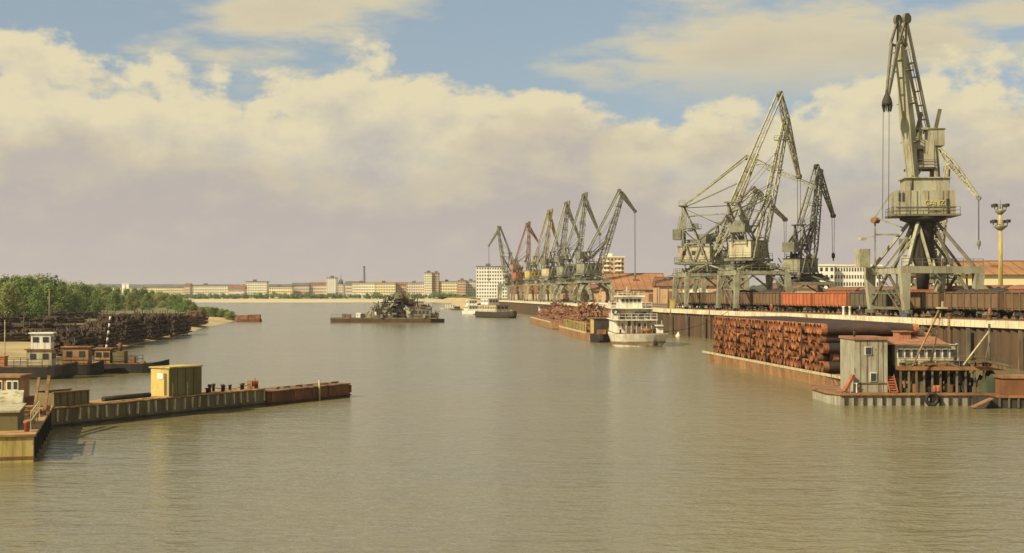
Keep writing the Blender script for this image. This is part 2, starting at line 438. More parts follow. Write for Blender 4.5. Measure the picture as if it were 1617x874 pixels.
# ------------------------------------------------------------------ trees
def crown_mesh(seed, w, h, nb, nl, ls, low=.12):
    rnd = random.Random(seed); m = MB()
    for k in range(nb):
        u = low + (1 - low) * (k + .5) / nb; prof = math.sin(min(1, (u + .12) * .95) * math.pi) ** .6
        a = rnd.uniform(0, 6.28); rr = w * .5 * prof * rnd.uniform(.15, .85)
        c = Vector((math.cos(a) * rr, math.sin(a) * rr, u * h * .93)); br = w * rnd.uniform(.15, .26)
        for _ in range(nl):
            v = Vector((rnd.gauss(0, 1), rnd.gauss(0, 1), rnd.gauss(0, 1))).normalized() * br * rnd.uniform(.55, 1.12)
            p = c + Vector((v.x, v.y, v.z * .85)); nrm = (v.normalized() + Vector((rnd.uniform(-.8, .8), rnd.uniform(-.8, .8), rnd.uniform(-.3, 1)))).normalized()
            tx = nrm.orthogonal().normalized(); ty = nrm.cross(tx); s_ = ls * rnd.uniform(.6, 1.3); r_ = rnd.uniform(0, 6.28)
            ax = tx * math.cos(r_) + ty * math.sin(r_); ay = nrm.cross(ax)
            m.add([p - ax * s_, p + ay * s_ * .6, p + ax * s_, p - ay * s_ * .6], [(0, 1, 2, 3)])
    return m
def trunk_mesh(seed, h, r):
    rnd = random.Random(seed); m = MB(); p = Vector((0, 0, -.4)); q = p
    for k in range(5):
        q = p + Vector((rnd.uniform(-.25, .25), rnd.uniform(-.25, .25), h * .17)); m.tube(p, q, r * (1 - .16 * k), r * (1 - .16 * (k + 1)), 7, k == 0)
        if k > 0:
            for _ in range(2):
                a = rnd.uniform(0, 6.28); L = h * rnd.uniform(.15, .3)
                m.tube(p, p + Vector((math.cos(a) * L * .7, math.sin(a) * L * .7, L * .8)), r * .4, r * .1, 5)
        p = q
    return m
TV = []
for i in range(5):
    hh_ = (10, 11, 9, 10, 8)[i]; ww = (7.5, 6.5, 8, 7, 8)[i]
    cm = crown_mesh(40 + i, ww * 1.08, hh_, 34, 100, .30, .04).mesh('crown', 'leaf%d' % (i % 3)); tm = trunk_mesh(i, hh_, .22).mesh('trunk', 'bark')
    TV.append((cm, tm, hh_))
def tree(loc, h, v, label, group, name='leafy_tree'):
    cm, tm, hh_ = TV[v]; s_ = h / hh_
    o = thing(name, label, 'tree', loc, random.uniform(0, 6.28), group); 
    a = link('trunk', tm, o); c = link('crown', cm, o)
    for q in (a, c): q.scale = (s_ * random.uniform(.9, 1.15), s_ * random.uniform(.9, 1.15), s_)
    return o
rnd = random.Random(3)
# px, base row (for depth), top row
belt = [(-14, 498, 438), (8, 498, 437), (26, 499, 436), (44, 498, 436), (62, 498, 438), (80, 497, 441), (98, 496, 444), (14, 503, 450), (60, 502, 452), (96, 500, 452),
        (112, 494, 449), (128, 492, 450), (142, 491, 450), (158, 489, 451), (172, 488, 453), (186, 487, 454), (200, 486, 456), (212, 486, 455), (226, 485, 457), (240, 484, 459), (252, 484, 461), (263, 483, 463),
        (120, 497, 458), (150, 494, 460), (180, 490, 462), (208, 489, 462), (232, 487, 464), (34, 501, 446), (78, 500, 448)]
belt.sort(); tcount = {}
ORD0 = ['first', 'second', 'third', 'fourth', 'fifth', 'sixth', 'seventh', 'eighth', 'ninth', 'tenth', 'eleventh', 'twelfth', 'thirteenth', 'fourteenth', 'fifteenth', 'sixteenth', 'seventeenth', 'eighteenth']
for i, (px, pb, pt) in enumerate(belt):
    Y = dist(pb, 2.6) * rnd.uniform(.97, 1.03); p = at(px, Y); p.z = bz(p.x, p.y) - .1
    tall = pt < 440
    lab = 'tall dense green tree, %s from the left in the bank belt' if tall else ('rounded green tree behind the dark log stacks, %s from the left' if px > 105 else 'bushy lower tree before the tall left belt, %s from the left')
    tcount[lab] = tcount.get(lab, -1) + 1; lab = lab % ORD0[tcount[lab]]
    tree(p, zat(pt, Y) - p.z, i % 5, lab, {True: 'tall trees of the left belt', False: 'trees behind the log stacks' if px > 105 else 'bushes before the left belt'}[tall])
# small willow bushes on the spit
WIL = [(318, 499, 485), (326, 498, 485), (334, 499, 486), (342, 498, 486), (350, 499, 488), (358, 499, 489), (365, 500, 492), (296, 494, 474), (284, 492, 470), (306, 495, 480), (274, 490, 466), (330, 497, 486)]
for i, (px, pb, pt) in enumerate(WIL):
    Y = dist(pb, 1.4); p = at(px, Y); p.z = bz(p.x, p.y) - .15
    wb = tree(p, max(2.0, zat(pt, Y) - p.z), (i * 2) % 5, 'low green willow bush on the sand spit, %s from the left' % ORD0[sorted(WIL).index((px, pb, pt))], 'willow bushes on the spit', 'willow_bush')
    for q in wb.children: q.scale.x *= 1.7; q.scale.y *= 1.7
# bare pale poles standing in the belt
for px, Y, z1 in ((32, 370, 485), (78, 330, 452)):
    p = at(px, Y); p.z = bz(p.x, p.y)
    tag(MB().tube((0, 0, -.3), (0, 0, zat(460, Y) - p.z), .16, .11, 7).build('wooden_pole', 'paleb', None, p), 'thin pale wooden pole at the foot of the tall left trees' + (' nearer the bank' if px > 50 else ' by the frame edge'), 'pole')

# ------------------------------------------------------------------ timber on the left bank
def log_stack(label, p0, p1, h, L, mt, r=.24, group='log stacks on the left bank'):
    """bays of logs piled one behind the other along p0->p1"""
    p0, p1 = Vector(p0), Vector(p1); d = (p1 - p0); n = int(d.length / (2 * r)); ax = d.normalized()
    a = math.atan2(d.y, d.x); o = thing('log_stack', label, 'log stack', p0, a, group)
    m = MB(); rn = random.Random(int(p0.x * 10)); Ld = d.length; bay = 3.4; nb = max(1, int(Ld / bay)); bay = Ld / nb; ny = int(L / (2 * r))
    for k in range(nb):
        hk = h * rn.uniform(.72, 1.12)
        for j in range(int(hk / (r * 1.7))):
            for i in range(ny - (j % 2)):
                e = min(i, ny - 1 - i)
                if j * r * 1.7 > e * 1.6 + hk * .72 + rn.uniform(-.5, .3): continue
                rr = r * rn.uniform(.7, 1.2); y = -L / 2 + (i + .5 + (j % 2) * .5) * 2 * r; z = r + j * r * 1.7 + rn.uniform(-.05, .05); x0 = k * bay + rn.uniform(-.35, .35)
                m.tube((x0, y, z), (x0 + bay * rn.uniform(.82, 1.02), y + rn.uniform(-.15, .15), z + rn.uniform(-.08, .08)), rr, rr * .85, 6)
        for _ in range(5):
            x0 = k * bay + rn.uniform(0, bay); y = rn.uniform(-L / 2, L / 2); m.tube((x0, y, hk * .5), (x0 + rn.uniform(-.5, .5), y + rn.uniform(-.8, .8), hk * rn.uniform(.95, 1.2)), r * .5, r * .35, 5)
    lg = m.build('logs', mt, o); lg['kind'] = 'stuff'
    mm = MB()
    for yy in (-L * .3, L * .3): mm.box((d.length / 2, yy, -.12), (d.length, .3, .3))
    mm.build('bearer', 'wood', o)
    return o
def gp(px, py, z=2.0):
    Y = dist(py, z); p = at(px, Y); p.z = bz(p.x, p.y) + .1; return p
log_stack('near end of the dark log stacks, ragged low pile behind the moored boats', gp(92, 540), gp(132, 534), 3.2, 5, 'log')
log_stack('dark log pile second from the boats, with uneven top', gp(136, 533), gp(168, 528), 3.6, 5, 'log')
log_stack('tall dark log stack beside the striped mast', gp(174, 527), gp(212, 522), 4.6, 5.5, 'log')
log_stack('long dark log stack in the middle of the bank row', gp(216, 521), gp(252, 517), 4.3, 5.5, 'log')
log_stack('dark log stack at the river end of the row', gp(254, 516), gp(284, 513), 4.3, 5.5, 'log')
log_stack('reddish brown timber stack on the sandy bank beyond the dark logs', gp(284, 506), gp(316, 504), 3.3, 5, 'logb')
for k, (a, b2) in enumerate((((-20, 533), (92, 527)), ((-20, 525), (118, 520)), ((-20, 517), (130, 512)), ((-20, 508), (150, 503)))):
    log_stack(('lowest long dark log row just above the yellow sand', 'second long dark log row up the left bank', 'third long dark log row up the left bank', 'uppermost long log row below the tall trees')[k], gp(*a), gp(*b2), 1.2 + .2 * k, 4, 'log', .26, 'long log rows on the left bank')

# ------------------------------------------------------------------ town across the river
def building(name, label, px0, px1, ptop, Y, depth, wall, roof, fl, cols, single=False, group=None, base=QZ, kind='flat', rz=0.0, cat='building', side=True):
    X0, X1 = at(px0, Y).x, at(px1, Y).x; top = zat(ptop, Y); Wd = X1 - X0; hh_ = top - base
    o = thing(name, label, cat, (X0, Y, base), rz, group)
    MB().b(0, Wd, 0, depth, -.5, hh_).build('wall', wall, o)
    if kind == 'flat':
        r = MB().b(-.3, Wd + .3, -.3, depth + .3, hh_ + .01, hh_ + .7)
        if name != 'office_building': r.b(Wd * .3, Wd * .3 + 3.5, depth * .4, depth * .7, hh_ + .705, hh_ + 2.6)
        r.build('roof', roof, o)
    else:
        k = (kind if isinstance(kind, float) else 3.0); m = MB()
        m.add([(-.5, -.6, hh_), (Wd + .5, -.6, hh_), (Wd + .5, depth + .6, hh_), (-.5, depth + .6, hh_), (-.5, depth / 2, hh_ + k), (Wd + .5, depth / 2, hh_ + k)],
              [(0, 1, 5, 4), (2, 3, 4, 5), (0, 4, 3), (1, 2, 5), (0, 3, 2, 1)])
        rf = m.build('roof', roof, o)
        cm = MB()
        for u in (.25, .7): cm.b(Wd * u, Wd * u + .9, depth * .5, depth * .5 + .9, hh_ + k * .5, hh_ + k + 1.4)
        cm.build('chimney', 'brickb', rf)
    fh = hh_ / fl; cw = Wd / cols; ww, wh = min(1.5, cw * .5), fh * .5
    if single:
        wmh = MB().b(-ww / 2, ww / 2, -.05, .12, -wh / 2, wh / 2).mesh('window', 'glass')
        for j in range(fl):
            for i in range(cols): link('window', wmh, o, ((i + .5) * cw, -.01, (j + .55) * fh))
        if side:
            ns = max(1, int(depth / 3.2)); sm = MB().b(-.05, .12, -ww / 2, ww / 2, -wh / 2, wh / 2).mesh('window', 'glass')
            xs_ = -.01 if X0 > 0 else Wd - .06
            for j in range(fl):
                for i in range(ns): link('window', sm, o, (xs_, (i + .5) * depth / ns, (j + .55) * fh))
    else:
        m = MB()
        for j in range(fl):
            for i in range(cols): m.b((i + .5) * cw - ww / 2, (i + .5) * cw + ww / 2, -.06, .1, (j + .5) * fh - wh * .4, (j + .5) * fh + wh * .6)
        q = m.build('windows', 'glass', o); q['kind'] = 'stuff'
    return o
YC = 1490
city = [
 (150, 226, 457, 60, 'cream', 'greyroof', 4, 26, 'flat', 'pale low block showing just over the trees on the left'),
 (225, 290, 456, 10, 'yellowb', 'greyroof', 4, 22, 3.0, 'long yellow building with grey roof behind the end of the tree belt'),
 (291, 300, 454, -6, 'brickb', 'brownroof', 4, 3, 2.5, 'narrow brown brick house next to the long yellow building'),
 (300, 366, 454, 14, 'cream', 'greyroof', 4, 17, 'flat', 'long cream building with tall stripes of windows above the beach'),
 (360, 386, 459, -25, 'pinkb', 'brownroof', 2, 9, 3.5, 'low pinkish house with brown roof left of the cream block'),
 (388, 421, 448, 0, 'cream', 'greyroof', 6, 12, 'flat', 'square cream block with a hut on its roof, left part of the town'),
 (425, 461, 456, -12, 'yellowb', 'greyroof', 3, 10, 'flat', 'bright yellow low building right of the square cream block'),
 (461, 488, 453, 5, 'brickb', 'greyroof', 4, 9, 2.5, 'red brick long house with grey roof, left of the pair'),
 (489, 516, 452, 8, 'brickb', 'brownroof', 4, 9, 2.5, 'red brick house against the pale slab tower'),
 (516, 531, 442, 0, 'whiteb', 'greyroof', 9, 5, 'flat', 'pale slab tower standing in the middle of the town'),
 (545, 566, 451, 50, 'pinkb', 'greyroof', 4, 9, 3.0, 'pinkish house with grey roof left of the tall chimney'),
 (556, 592, 450, 0, 'cream', 'greyroof', 5, 14, 'flat', 'cream five-storey block beneath the tall chimney'),
 (593, 624, 450, -8, 'yellowb', 'brownroof', 5, 12, 'flat', 'yellow five-storey block behind the dredger'),
 (625, 641, 452, 4, 'orangeb', 'brownroof', 4, 6, 2.5, 'orange house right behind the dredger tower'),
 (642, 670, 450, 0, 'pinkb', 'greyroof', 5, 10, 'flat', 'pale pink block left of the yellow tower'),
 (670, 682, 434, -5, 'cream', 'greyroof', 10, 4, 'flat', 'pale left half of the tall twin tower'),
 (682.5, 693, 434.5, -2, 'orangeb', 'greyroof', 10, 4, 'flat', 'orange right half of the tall twin tower'),
 (694, 722, 448, 0, 'yellowb', 'greyroof', 5, 11, 'flat', 'yellow block right of the twin tower'),
 (723, 735, 446, -4, 'orangeb', 'greyroof', 6, 5, 'flat', 'orange block nearest the white nine-storey building'),
 (736, 751, 447, 8, 'pinkb', 'greyroof', 6, 6, 'flat', 'pink block half hidden by the white nine-storey building'),
]
for px0, px1, pt, dy, wl, rf, fl, cols, kd, lab in city:
    building('town_building', lab, px0, px1, pt - 2.5, YC + dy, 13, wl, rf, fl, cols, kind=kd)
# spired house
o = building('spired_house', 'narrow grey house with a thin spire in the town', 533, 542, 449, YC, 8, 'pinkb', 'greyroof', 5, 3, kind='flat')
wd = at(542, YC).x - at(533, YC).x
MB().lathe((wd / 2, 4, zat(449, YC) - QZ + .7), [(2.6, 0), (2.2, 3), (.5, 5), (.12, 11)], 8).build('spire', 'greyroof', o)
# chimney stack
p = at(575, YC + 90, QZ); hs = zat(421, YC + 90) - QZ
o = thing('factory_chimney', 'tall thin dark factory chimney above the town roofs', 'chimney', p)
MB().lathe((0, 0, 0), [(1.8, -.5), (1.7, 2), (1.15, hs - .8)], 12).build('stack', 'greyroof', o); MB().lathe((0, 0, hs - .82), [(1.35, 0), (1.35, .9)], 12).build('rim', 'dark', o)
for px in (195.5, 201.5):
    tag(MB().box((0, 0, 9), (3.0, 3.0, 19)).b(-1.8, 1.8, -1.8, 1.8, 18.6, 19.4).build('lift_tower', 'whiteb', None, at(px, 1450, zat(449, 1450) - 19)), 'thin white tower sticking up behind the tree belt, ' + ('left' if px < 198 else 'right') + ' of two', 'tower')
# green belt of shore trees in front of the town: too far to tell apart
m = MB(); rn = random.Random(11)
for k in range(420):
    px = rn.uniform(225, 800); Y = YC - 40 + rn.uniform(-8, 8); hgt = rn.uniform(3.0, 7.5) * (1 + .5 * noise.noise((px * .05, 0, 0)))
    if px < 500 and rn.random() < .35: hgt *= .6
    X = at(px, Y).x
    for _ in range(46):
        v = Vector((rn.gauss(0, 1), rn.gauss(0, 1), rn.gauss(0, 1))).normalized() * rn.uniform(.5, 1)
        p = Vector((X + v.x * hgt * .42, Y + v.y * hgt * .42, 2.9 + hgt * .55 + v.z * hgt * .45)); s_ = .7
        a = v.orthogonal().normalized() * s_; b_ = v.cross(a).normalized() * s_
        m.add([p - a, p + b_, p + a, p - b_], [(0, 1, 2, 3)])
q = m.build('shore_trees', 'leaf1'); stuff(q); tag(q, 'distant belt of green trees along the foot of the town', 'trees')

# nearer blocks on the right bank
building('apartment_block', 'white nine-storey apartment block left of the far cranes', 752, 801, 422, 1010, 14, 'whiteb', 'greyroof', 9, 12, True)
building('apartment_block', 'orange brick nine-storey block standing behind the far cranes', 947, 986, 407, 830, 15, 'orangeb', 'cream', 9, 7, True)
o = [x for x in C.objects if x.name.startswith('apartment_block')][-1]
fl_h = (zat(407, 830) - QZ) / 9; bw_ = at(986, 830).x - at(947, 830).x
bal = MB().b(0, bw_ * .26, -1.1, -.13, 0, 1.0).mesh('balcony', 'cream')
for j in range(1, 9):
    for u in (.12, .62): link('balcony', bal, o, (bw_ * u, 0, j * fl_h + .1))
building('office_building', 'cream white office building with rows of small dark windows beside the big crane', 1318, 1392, 421, 520, 16, 'whiteb', 'cream', 5, 17, True)
building('office_building', 'blank cream end block left of the cream white office building', 1293, 1317.6, 420.5, 517, 18, 'whiteb', 'cream', 5, 3, True)

def shed(label, px0, px1, peave, pridge, Y, depth, wall, roof, name='warehouse', gable_front=False):
    X0, X1 = at(px0, Y).x, at(px1, Y).x; W_ = X1 - X0; he = zat(peave, Y) - QZ; hr = zat(pridge, Y) - QZ
    o = thing(name, label, 'warehouse', (X0, Y, QZ)); m = MB()
    MB().b(0, W_, 0, depth, -.3, he).build('wall', wall, o)
    if gable_front:
        m.add([(-.6, -.6, he + .01), (W_ / 2, -.6, hr), (W_ + .6, -.6, he + .01), (-.6, depth, he + .01), (W_ / 2, depth, hr), (W_ + .6, depth, he + .01)], [(0, 1, 4, 3), (1, 2, 5, 4), (0, 2, 1), (3, 4, 5), (0, 3, 5, 2)])
    else:
        m.add([(-.6, -.8, he + .01), (W_ + .6, -.8, he + .01), (W_ + .6, depth + .8, he + .01), (-.6, depth + .8, he + .01), (-.6, depth / 2, hr), (W_ + .6, depth / 2, hr)], [(0, 1, 5, 4), (2, 3, 4, 5), (0, 4, 3), (1, 2, 5), (0, 3, 2, 1)])
    rf = m.build('roof', roof, o); sm_ = MB(); k_ = int(W_ / 2.6)
    if not gable_front:
        for i in range(k_ + 1):
            x = W_ * i / k_; sm_.bar((x, -.8, he + .07), (x, depth / 2, hr + .06), .14, .12)
        sm_.bar((-.6, depth / 2, hr + .1), (W_ + .6, depth / 2, hr + .1), .4, .22)
        for i in range(max(1, k_ // 7)):
            x = W_ * (i + .5) / max(1, k_ // 7); sm_.box((x, depth * .27, he + (hr - he) * .57), (2.2, 1.2, .9))
        stuff(sm_.build('roof_seams', 'brownroof', rf))
    n = max(2, int(W_ / 9))
    for i in range(n):
        x = (i + .5) * W_ / n
        d = MB().b(x - 1.9, x + 1.9, -.09, .1, 0, min(4.2, he * .7)).build('door', 'brownroof', o)
        MB().b(x - .04, x + .04, -.12, -.092, 0.05, min(4.2, he * .7) - .05).build('door_seam', 'dark', d)
    for i in range(n + 1):
        x = W_ * i / n; MB().b(x - .25, x + .25, -.16, .1, 0, he - .05).build('pilaster', wall, o)
    return o
shed('orange-roofed warehouse with brick wall behind the white tug', 962, 1056, 458, 431, 500, 46, 'orangeb', 'orangeroof', gable_front=False)
shed('small brick store with brown roof between the far crane portals', 880, 945, 460, 449, 560, 18, 'orangeb', 'brownroof')
shed('low brown store under the farthest cranes', 806, 872, 462, 452, 760, 20, 'brickb', 'brownroof')
shed('long yellow-walled warehouse with red-brown roof at the right edge', 1476, 1700, 434, 411, 330, 26, 'yellowb', 'orangeroof')
shed('brown-roofed goods shed behind the brown wagons', 1215, 1296, 456, 448, 430, 18, 'cream', 'brownroof')
shed('dark goods shed behind the left pair of big cranes', 1040, 1180, 452, 438, 470, 18, 'orangeb', 'brownroof')

# pale sand heaps behind the wagons
def heap(label, px0, px1, ptop, Y):
    X0, X1 = at(px0, Y).x, at(px1, Y).x; L = X1 - X0; hgt = zat(ptop, Y) - QZ; m = MB(); n = 22; Dp = 12
    for j in range(n + 1):
        for i in range(n + 1):
            u, v = i / n * 2 - 1, j / n * 2 - 1; e = max(0, 1 - (abs(u) ** 3 + abs(v) ** 2) ** .8)
            z = hgt * e * (.88 + .2 * noise.noise((u * 2 + Y, v * 2, 1))) + .15 * noise.noise((u * 7, v * 7, Y))
            m.v.append((L / 2 + u * L * .62, Dp / 2 * v, z - .1))
    for j in range(n):
        for i in range(n): a = j * (n + 1) + i; m.face((a, a + 1, a + n + 2, a + n + 1), True)
    tag(m.build('sand_heap', 'heap', None, (X0, Y, QZ)), label, 'sand heap', 'sand heaps behind the wagons')
heap('pale sand heap behind the leftmost brown wagons', 1078, 1130, 450, 345)
heap('larger pale sand heap behind the middle brown wagons', 1172, 1220, 446, 330)
heap('long low pale sand heap behind the orange wagons', 1270, 1345, 455, 325)

# ------------------------------------------------------------------ railway wagons on the quay
def bogie(m, x):
    for s_ in (-1, 1):
        m.box((x, s_ * .95, .62), (2.3, .18, .38))
        m.box((x, s_ * .95, .84), (.8, .2, .3))
    m.box((x, 0, .75), (.4, 1.9, .3))
def wheelset(x):
    m = MB()
    for s_ in (-1, 1): m.tube((x, s_ * .70, .475), (x, s_ * .84, .475), .475, .475, 14)
    m.tube((x, -.9, .475), (x, .9, .475), .08, .08, 6); return m
WG = {}
def gondola_parts(key, mt):
    L, Wd, z0, z1 = 13.2, 3.0, 1.15, 3.35; P = []
    m = MB(); m.b(-L / 2, L / 2, -Wd / 2 + .08, Wd / 2 - .08, z0, z0 + .18)
    P.append(('floor', m.mesh('floor', mt), []))
    for s_ in (-1, 1):
        m = MB().b(-L / 2, L / 2, s_ * (Wd / 2 - .04) - .04, s_ * (Wd / 2 - .04) + .04, z0 + .19, z1 - .1); 
        rb = MB()
        for i in range(9):
            x = -L / 2 + .1 + i * (L - .2) / 8; rb.b(x - .09, x + .09, min(s_ * (Wd / 2 + .012), s_ * (Wd / 2 + .15)), max(s_ * (Wd / 2 + .012), s_ * (Wd / 2 + .15)), z0 - .1, z1 - .12)
        tp = MB().b(-L / 2 - .05, L / 2 + .05, s_ * (Wd / 2) - .1, s_ * (Wd / 2) + .16, z1 - .095, z1 + .03)
        P.append(('side_wall', m.mesh('side_wall', mt), [('stake_ribs', rb.mesh('stake_ribs', mt)), ('top_rail', tp.mesh('top_rail', mt))]))
    for s_ in (-1, 1):
        m = MB().b(s_ * (L / 2 - .08) - .05, s_ * (L / 2 - .08) + .05, -Wd / 2 + .1, Wd / 2 - .1, z0 + .19, z1 - .1); P.append(('end_wall', m.mesh('end_wall', mt), []))
    P.append(('frame', MB().b(-L / 2 - .3, L / 2 + .3, -.35, .35, .82, z0 - .01).mesh('frame', 'dark'), []))
    for s_ in (-1, 1):
        m = MB(); bogie(m, s_ * 4.3)
        P.append(('bogie', m.mesh('bogie', 'dark'), [('wheelset', wheelset(s_ * 4.3 + d).mesh('wheelset', 'black')) for d in (-.92, .92)]))
        P.append(('coupler', MB().b(s_ * 6.95 - .35, s_ * 6.95 + .35, -.15, .15, .9, 1.2).mesh('coupler', 'dark'), []))
    WG[key] = P
def boxcar_parts(key, mt):
    L, Wd, z0, z1 = 13.2, 2.9, 1.15, 3.75; P = [('body', MB().b(-L / 2, L / 2, -Wd / 2, Wd / 2, z0, z1).mesh('body', mt), [])]
    m = MB(); prof = [(-Wd / 2 - .08, z1 + .005), (-Wd / 2 * .7, z1 + .42), (0, z1 + .6), (Wd / 2 * .7, z1 + .42), (Wd / 2 + .08, z1 + .005)]
    m.loft([[(x, y, z) for y, z in prof] for x in (-L / 2 - .1, L / 2 + .1)]); P.append(('roof', m.mesh('roof', 'brownroof'), []))
    for s_ in (-1, 1):
        P.append(('door', MB().b(-1.1, 1.1, s_ * (Wd / 2 + .06) - .05, s_ * (Wd / 2 + .06) + .05, z0 + .05, z1 - .25).mesh('door', mt), []))
        rb = MB()
        for i in (0, 1, 2, 5, 6, 7):
            x = -L / 2 + .15 + i * (L - .3) / 7; rb.b(x - .07, x + .07, s_ * (Wd / 2 + .05) - .045, s_ * (Wd / 2 + .05) + .045, z0, z1 - .1)
        P.append(('stake_ribs', rb.mesh('stake_ribs', mt), []))
    P.append(('frame', MB().b(-L / 2 - .3, L / 2 + .3, -.35, .35, .82, z0 - .01).mesh('frame', 'dark'), []))
    for s_ in (-1, 1):
        m = MB(); bogie(m, s_ * 4.3)
        P.append(('bogie', m.mesh('bogie', 'dark'), [('wheelset', wheelset(s_ * 4.3 + d).mesh('wheelset', 'black')) for d in (-.92, .92)]))
    WG[key] = P
gondola_parts('brown', 'wagbrown'); gondola_parts('orange', 'wagorange'); gondola_parts('green', 'waggreen'); boxcar_parts('box', 'wagred')
def wagon(key, Y, off, label, group, name):
    tn = qt(Y); p = Vector((qx(Y) + off, Y, QZ + .16))
    o = thing(name, label, 'railway wagon', p, math.atan2(tn.y, tn.x), group)
    for nm, me, subs in WG[key]:
        a = link(nm, me, o)
        for n2_, m2 in subs: link(n2_, m2, a)
    return o
# rails
def railm(off):
    m = MB(); ys_ = [120 + 6 * k for k in range(62)]
    for s_ in (-.76, .76):
        for a, b_ in zip(ys_, ys_[1:]): m.bar((qx(a) + off + s_, a, QZ + .08), (qx(b_) + off + s_, b_, QZ + .08), .07, .15)
    return m
for i, off in enumerate((8.4, 19.5)):
    tag(railm(off).build('railway_track', 'rust'), ('rail track under the nearer wagons and the crane portals', 'rail track under the red-brown boxcars behind')[i], 'railway track')
cols = [('brown', 'dark brown open wagon at the right edge of the picture'), ('brown', 'dark brown open wagon seen through the big crane portal'), ('brown', 'dark brown open wagon behind the left legs of the big crane'),
        ('green', 'dark olive open wagon between the big crane and the orange wagons'), ('orange', 'orange open wagon nearer to the big crane'), ('orange', 'orange open wagon coupled to the brown wagons'), 
        ('brown', 'brown open wagon coupled to the orange pair'), ('brown', 'brown open wagon under the tallest lattice crane'), ('brown', 'brown open wagon by the lattice crane legs'), ('brown', 'brown open wagon between the two lattice cranes'), ('brown', 'last brown open wagon beside the orange warehouse')]
Y = 165.0
for wi, (key, lab) in enumerate(cols):
    wo_ = wagon(key, Y, 8.4, lab, 'open wagons on the quay', 'open_wagon'); Y += 14.5
    if wi in (1, 3, 6, 7, 8, 10):
        m = MB(); nx_ = 26
        for j in range(9):
            for i in range(nx_ + 1):
                u, v = i / nx_ * 2 - 1, j / 8 * 2 - 1
                m.v.append((u * 6.5, v * 1.4, 2.75 + (.95 + .5 * noise.noise((u * 3 + wi, v, 1)) + .35 * noise.noise((u * 11 + wi, v * 3, 4))) * max(0, 1 - abs(v) ** 2.5) * max(0, 1 - abs(u) ** 8)))
        for j in range(8):
            for i in range(nx_): a_ = j * (nx_ + 1) + i; m.face((a_, a_ + 1, a_ + nx_ + 2, a_ + nx_ + 1))
        m.build('load', 'coal' if wi != 10 else 'heap', wo_)
for i, Yb in enumerate((170, 184.5, 199, 213.5, 232, 246.5)):
    wagon('box', Yb, 19.5, ('red-brown boxcar at the right edge behind the dark wagons', 'red-brown boxcar second from the right edge, behind the dark wagons', 'red-brown boxcar seen under the big crane beam', 'red-brown boxcar left of the big crane centre column', 'red-brown boxcar behind the olive wagon', 'farthest red-brown boxcar behind the orange wagons')[i], 'boxcars on the second track', 'boxcar')

# ------------------------------------------------------------------ portal cranes
def text_mesh(txt, size, depth, m):
    cu = bpy.data.curves.new('txt', 'FONT'); cu.body = txt; cu.size = size; cu.extrude = depth; cu.align_x = 'CENTER'
    ob = bpy.data.objects.new('txt', cu); C.objects.link(ob); bpy.context.view_layer.update()
    me = bpy.data.meshes.new_from_object(ob.evaluated_get(bpy.context.evaluated_depsgraph_get()))
    bpy.data.objects.remove(ob); me.materials.clear(); me.materials.append(MATS[m]); return me

